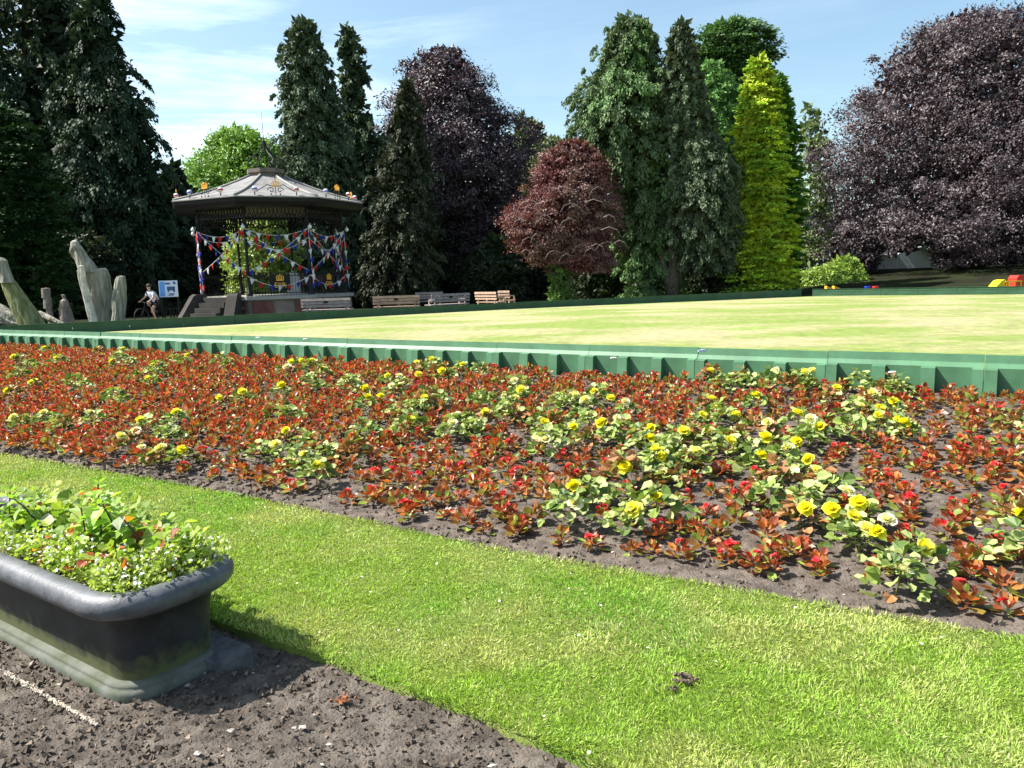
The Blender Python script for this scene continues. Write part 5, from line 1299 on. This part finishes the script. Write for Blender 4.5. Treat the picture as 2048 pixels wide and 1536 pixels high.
# ------------------------------------------------------------------ plants in the trough
m_tl = mat('trough_leaf', (.1, .1, .1), .45, .35, trans=.38, attr=True, tcol=(1.2, 1.4, .45))
g = np.random.default_rng(77)
# trailing white-flowered plants round the edge
def trailing(name, label, cx_, cy_, rx, ry, nl, nfw, seed):
    g = np.random.default_rng(seed); r_ = empty(name, label, 'plant', group='white-flowered trailing plants in the trough')
    def pts(n_, h0, h1):
        a = g.uniform(0, 6.28, n_); q_ = np.sqrt(g.random(n_)) * 1.12; x = cx_ + rx * q_ * np.cos(a); y = cy_ + ry * q_ * np.sin(a)
        edge = np.minimum.reduce([x + .0, TW - y, y + .0, x * 0 + 1])
        z = .375 + h0 + (h1 - h0) * g.random(n_) * (.4 + vnoise(x, y, .09, seed)) + np.clip(edge, -.05, 0) * .6
        return to + np.outer(x, tu) + np.outer(y, tv_) + np.stack([0 * x, 0 * x, z], 1)
    P = pts(nl, .0, .13); n_ = len(P); tv, tf = oval_leaf()
    D = norm(g.normal(size=(n_, 3)) + np.array([0, 0, .5])); X_, Y_, Z_ = frames(D, norm(g.normal(size=(n_, 3)) * .6 + np.array([-.3, -.2, 1]))); L = g.uniform(.012, .024, n_)
    c = np.array([.38, .46, .10]) * g.uniform(.55, 1.3, n_)[:, None]
    V, F, T = scatter(tv[[0, 2, 3, 4]], np.array([[0, 1, 2], [0, 2, 3]]), P, X_, Y_, Z_, np.stack([L * 1.3, L, L], 1), c); obj('foliage', mesh_np('foliage', V, F, T), m_tl, r_)
    P = pts(int(nfw * .65), .085, .15); n_ = len(P); st_v = np.array([[0, 0, .15]] + [[math.cos(i * math.pi / 5) * (1 if i % 2 == 0 else .5), math.sin(i * math.pi / 5) * (1 if i % 2 == 0 else .5), 0] for i in range(10)]); st_f = np.array([[0, i + 1, (i + 1) % 10 + 1] for i in range(10)])
    Z0 = norm(g.normal(size=(n_, 3)) * .35 + np.array([-.3, -.4, 1])); X_, Y_, Z_ = frames(norm(g.normal(size=(n_, 3))), Z0); s = g.uniform(.007, .012, n_)
    V, F, T = scatter(st_v, st_f, P, X_, Y_, Z_, np.stack([s, s, s], 1), np.tile([.82, .82, .84], (n_, 1)) * g.uniform(.85, 1.1, n_)[:, None]); obj('blossoms', mesh_np('blossoms', V, F, T), m_yfl2, r_)
m_yfl2 = mat('white_petal', (.1, .1, .1), .6, .2, trans=.2, attr=True, tcol=(1, 1, 1))
trailing('white_trailing_plant', 'white-flowered trailing plant spilling over the near right corner of the trough', .10, .10, .17, .14, 1300, 90, 1)
trailing('white_trailing_plant', 'white-flowered trailing plant at the lawn-side right corner of the trough', .08, .34, .14, .16, 1300, 110, 2)
trailing('white_trailing_plant', 'white-flowered trailing plant along the near long side of the trough', .50, .06, .26, .09, 1500, 110, 3)
trailing('white_trailing_plant', 'white-flowered trailing plant at the left edge on the near side of the trough', .98, .08, .28, .11, 1300, 110, 4)
trailing('white_trailing_plant', 'white-flowered trailing plant on the lawn side of the trough behind the tall stems', .42, .42, .24, .10, 1200, 90, 5)
trailing('white_trailing_plant', 'white-flowered trailing plant at the far left on the lawn side of the trough', 1.1, .40, .42, .13, 2000, 150, 6)
# low leafy plants with orange-red leaves
LOW = [(.20, .20, 1, 'right of the tall stems near the trough end'), (.33, .14, 1, 'at the near front among white blossoms'), (.42, .27, 0, 'under the tallest stems'), (.60, .2, 0, 'left of the tallest stems'), (.80, .27, 0, 'between the two tall leafy plants'), (.72, .12, 1, 'at the near side left of the front corner'), (1.05, .22, 0, 'at the foot of the left tall plant'), (.30, .33, 1, 'on the lawn side near the trough end'), (1.3, .2, 0, 'at the left edge of the view'), (.55, .38, 0, 'on the lawn side behind the tallest stems'), (.78, .40, 0, 'on the lawn side between the tall plants'), (1.0, .38, 0, 'on the lawn side behind the left tall plant'), (1.25, .38, 1, 'on the lawn side at the far left'), (.15, .32, 0, 'at the lawn-side right corner'), (.62, .30, 1, 'left of centre among green leaves'), (1.12, .43, 0, 'against the back rim at the left'), (1.4, .36, 0, 'at the far left against the back rim'), (.88, .43, 0, 'against the back rim behind the stems'), (1.28, .28, 0, 'furthest left in the middle of the trough')]
for i, (x_, y_, red_, wh_) in enumerate(LOW):
    g = np.random.default_rng(800 + i); n_ = 44; tv, tf = round_leaf(8, .15, .04)
    az = g.uniform(0, 6.28, n_); rad = .02 + .13 * g.random(n_); P = np.array(tw(x_, y_, .375)) + np.stack([np.cos(az) * rad, np.sin(az) * rad, .04 + (.13 if y_ > .28 else .10) * g.random(n_)], 1)
    D = np.stack([np.cos(az), np.sin(az), .3 + .4 * g.normal(size=n_)], 1); X_, Y_, Z_ = frames(D, np.array([[-.3, -.2, 1.]]) + g.normal(size=(n_, 3)) * .45); L = g.uniform(.035, .062, n_)
    c = np.tile([.21, .31, .055], (n_, 1)); c[g.random(n_) < .35] = (.38, .45, .09)
    if red_: c[g.random(n_) < .26] = (.42, .10, .045); c[g.random(n_) < .08] = (.58, .22, .04)
    V, F, T = scatter(tv, tf, P, X_, Y_, Z_, np.stack([L * 1.1, L, L], 1), c * g.uniform(.7, 1.2, n_)[:, None])
    r_ = empty('leafy_plant', None, 'plant')
    for me_ in split_leaves((V, F, T), 9, m_tl): obj('leaf', me_, None, r_)
    tag(r_, label=('low trough plant with orange-red leaves ' if red_ else 'low green leafy trough plant ') + wh_ + '', group='low leafy plants in the trough')
# tall leafy plants
def tall(label, base, stems, seed):
    g = np.random.default_rng(seed); r_ = empty('tall_leafy_plant', label, 'plant'); tv, tf = pointed_leaf()
    for st_ in stems:
        pts = [np.array(q_) for q_ in st_]; mb = MB(); mb.tube(pts, np.linspace(.0055, .003, len(pts)), 6); mb.build('stem', mat('dark_stem', (.07, .04, .045), .5), r_)
        P, D, L = [], [], []
        Ls = np.cumsum([0] + [np.linalg.norm(pts[i + 1] - pts[i]) for i in range(len(pts) - 1)])
        for k_, s in enumerate(np.arange(.06, Ls[-1] + .001, .032)):
            p_ = np.array([np.interp(s, Ls, [q_[c_] for q_ in pts]) for c_ in range(3)]); a = k_ * 1.57 + g.uniform(-.4, .4)
            for sg in (0, math.pi):
                P.append(p_); D.append([math.cos(a + sg), math.sin(a + sg), g.uniform(-.75, .25)]); L.append(g.uniform(.08, .14) * (1 - .3 * s / Ls[-1]))
        for a in range(4): P.append(pts[-1]); D.append([math.cos(a * 1.57), math.sin(a * 1.57), .9]); L.append(.04)
        P, D, L = np.array(P), np.array(D), np.array(L); n_ = len(P); X_, Y_, Z_ = frames(D, np.array([[0, 0, 1.]]) + g.normal(size=(n_, 3)) * .3)
        c = np.tile([.27, .42, .06], (n_, 1)) * g.uniform(.7, 1.35, n_)[:, None]; c[g.random(n_) < .15] = (.30, .34, .22)
        for i in range(n_):
            v, f, t_ = scatter(tv, tf, P[i:i + 1] + norm(D[i:i + 1]) * .012, X_[i:i + 1], Y_[i:i + 1], Z_[i:i + 1], np.array([[L[i] * .95, L[i], L[i]]]), c[i:i + 1]); obj('leaf', mesh_np('leaf', v, f, t_), m_tl, r_)
def tp(px_, py_, x_, y_): 
    """point above trough position (x_, y_) plane facing the camera, at the pixel's view line"""
    b_ = np.array(tw(x_, y_, 0)); d = ray(px_, py_); return CAM + d * (b_[1] / d[1])
B1 = (.45, .24)
tall('tall leafy plant with dark branching stems rising from the middle of the trough', B1, [
    [tp(235, 1150, *B1), tp(205, 1080, *B1), tp(198, 1020, *B1), tp(196, 968, *B1)],
    [tp(235, 1150, *B1), tp(240, 1080, .4, .26), tp(222, 1040, .4, .26), tp(205, 1008, .4, .26)],
    [tp(300, 1165, .35, .2), tp(292, 1105, .35, .2), tp(265, 1060, .35, .2), tp(240, 1030, .38, .22)],
    [tp(190, 1130, .5, .2), tp(172, 1075, .5, .2), tp(162, 1015, .5, .22)]], 5)
B2 = (.95, .25)
tall('tall leafy plant with arching dark stems at the left edge of the trough', B2, [
    [tp(78, 1090, *B2), tp(70, 1040, *B2), tp(50, 1015, *B2), tp(28, 998, *B2)],
    [tp(78, 1090, *B2), tp(55, 1060, *B2), tp(28, 1036, *B2), tp(8, 1025, *B2)],
    [tp(30, 1090, 1.05, .25), tp(18, 1040, 1.05, .25), tp(20, 985, 1.05, .25)]], 6)

# ------------------------------------------------------------------ small things on the ground
m_chip = mat('pale_stone_chip', (.36, .34, .30), .9, .2, var=.15, vs=20)
CH = [(462, 1462, .022, 'largest pale flat stone on the soil right of the trough'), (588, 1457, .018, 'pale stone left of its twin on the soil path'), (605, 1455, .018, 'pale stone right of its twin on the soil path'), (658, 1490, .018, 'pale angular stone nearest the lower middle of the soil path'), (49, 1372, .016, 'white pebble left of the pale line on the soil'), (628, 1430, .014, 'small white stone just below the trough shadow'), (556, 1333, .008, 'tiny white stone inside the trough shadow'), (537, 1408, .012, 'grey pebble at the lower edge of the trough shadow'), (395, 1507, .02, 'low tan flat stone at the bottom left'), (645, 1530, .014, 'white stone at the bottom edge of the soil path'), (985, 1532, .02, 'pale stone at the bottom edge near the lawn'), (1688, 1197, .014, 'white pebble at the front edge of the flower bed near the big yellow begonia'), (570, 928, .02, 'pale stone on the flower bed edge behind the trough')]
for i, (a, b_, s, lb) in enumerate(CH):
    q = PZ(a, b_, -.02); g = np.random.default_rng(60 + i); V, F, T = rocks(1, np.zeros((1, 3)), np.array([s * .72]), np.ones((1, 3)), 60 + i); V[:, 2] *= .4; V[:, 0] *= 1.2
    obj('stone', mesh_np('stone', V, F), m_chip, loc=(q[0], q[1], -.018 if i < 11 else .0), label=lb, cat='stone')
for i, (a, b_, s, lb) in enumerate(((1365, 1365, .034, 'crumbly dark earth clod lying on the lawn'), (1347, 1386, .02, 'smaller dark earth clod beside the larger one on the lawn'), (685, 1393, .028, 'reddish brown dead leaf clump at the tip of the trough shadow'))):
    q = PZ(a, b_, 0); g = np.random.default_rng(90 + i); n_ = 26; P = g.normal(size=(n_, 3)) * s * np.array([.6, .45, .28]); P[:, 2] = np.abs(P[:, 2])
    V, F, T = rocks(n_, P, np.full(n_, s * .34), np.ones((n_, 3)), 91 + i)
    obj('earth_clod' if i < 2 else 'leaf_clump', mesh_np('earth_clod', V, F), mat('clod_mat', (.10, .075, .055), .95, var=.3, vs=30) if i < 2 else mat('rust_mat', (.24, .09, .04), .9, var=.3, vs=30), loc=(q[0], q[1], .012 if i < 2 else -.02), label=lb, cat='earth clod' if i < 2 else 'dead leaves', kind=None if i < 2 else 'stuff')
g = np.random.default_rng(31); n_ = 60; x = g.uniform(-2.2, 3.6, n_); y = yl(x) + (yf(x) - yl(x)) * g.random(n_)
P = np.stack([x, y, 0 * x + .022], 1); V, F, T = scatter(np.array([[-.5, 0, 0], [.5, .1, .1], [.4, 1, 0], [-.4, .9, .1]]), np.array([[0, 1, 2, 3]]), P, *frames(norm(g.normal(size=(n_, 3)) * np.array([1, 1, .2])), norm(g.normal(size=(n_, 3)) * .3 + np.array([0, 0, 1.]))), np.tile([[.009, .012, .009]], (n_, 1)) * g.uniform(.6, 1.4, (n_, 1)))
obj('fallen_petals', mesh_np('fallen_petals', V, F), mat('fallen_petal', (.6, .58, .5), .8), label='scattered small pale fallen petals and leaf bits on the lawn', cat='petals', kind='stuff')
# pale chalk-like line on the soil
g = np.random.default_rng(4); n_ = 420; t_ = g.random(n_) ** .9; a, b_ = PZ(-40, 1316, -.025), PZ(195, 1448, -.025)
P = a + (b_ - a) * t_[:, None] + np.stack([g.normal(size=n_) * .005, g.normal(size=n_) * .005, 0 * t_], 1); P[:, 2] = -.026
V, F, T = rocks(n_, P, g.uniform(.003, .008, n_), np.ones((n_, 3)), 3)
obj('pale_grit_line', mesh_np('pale_grit_line', V, F), mat('pale_grit', (.5, .44, .36), .95), label='thin pale line of crushed grit on the soil beside the trough', cat='grit', kind='stuff')
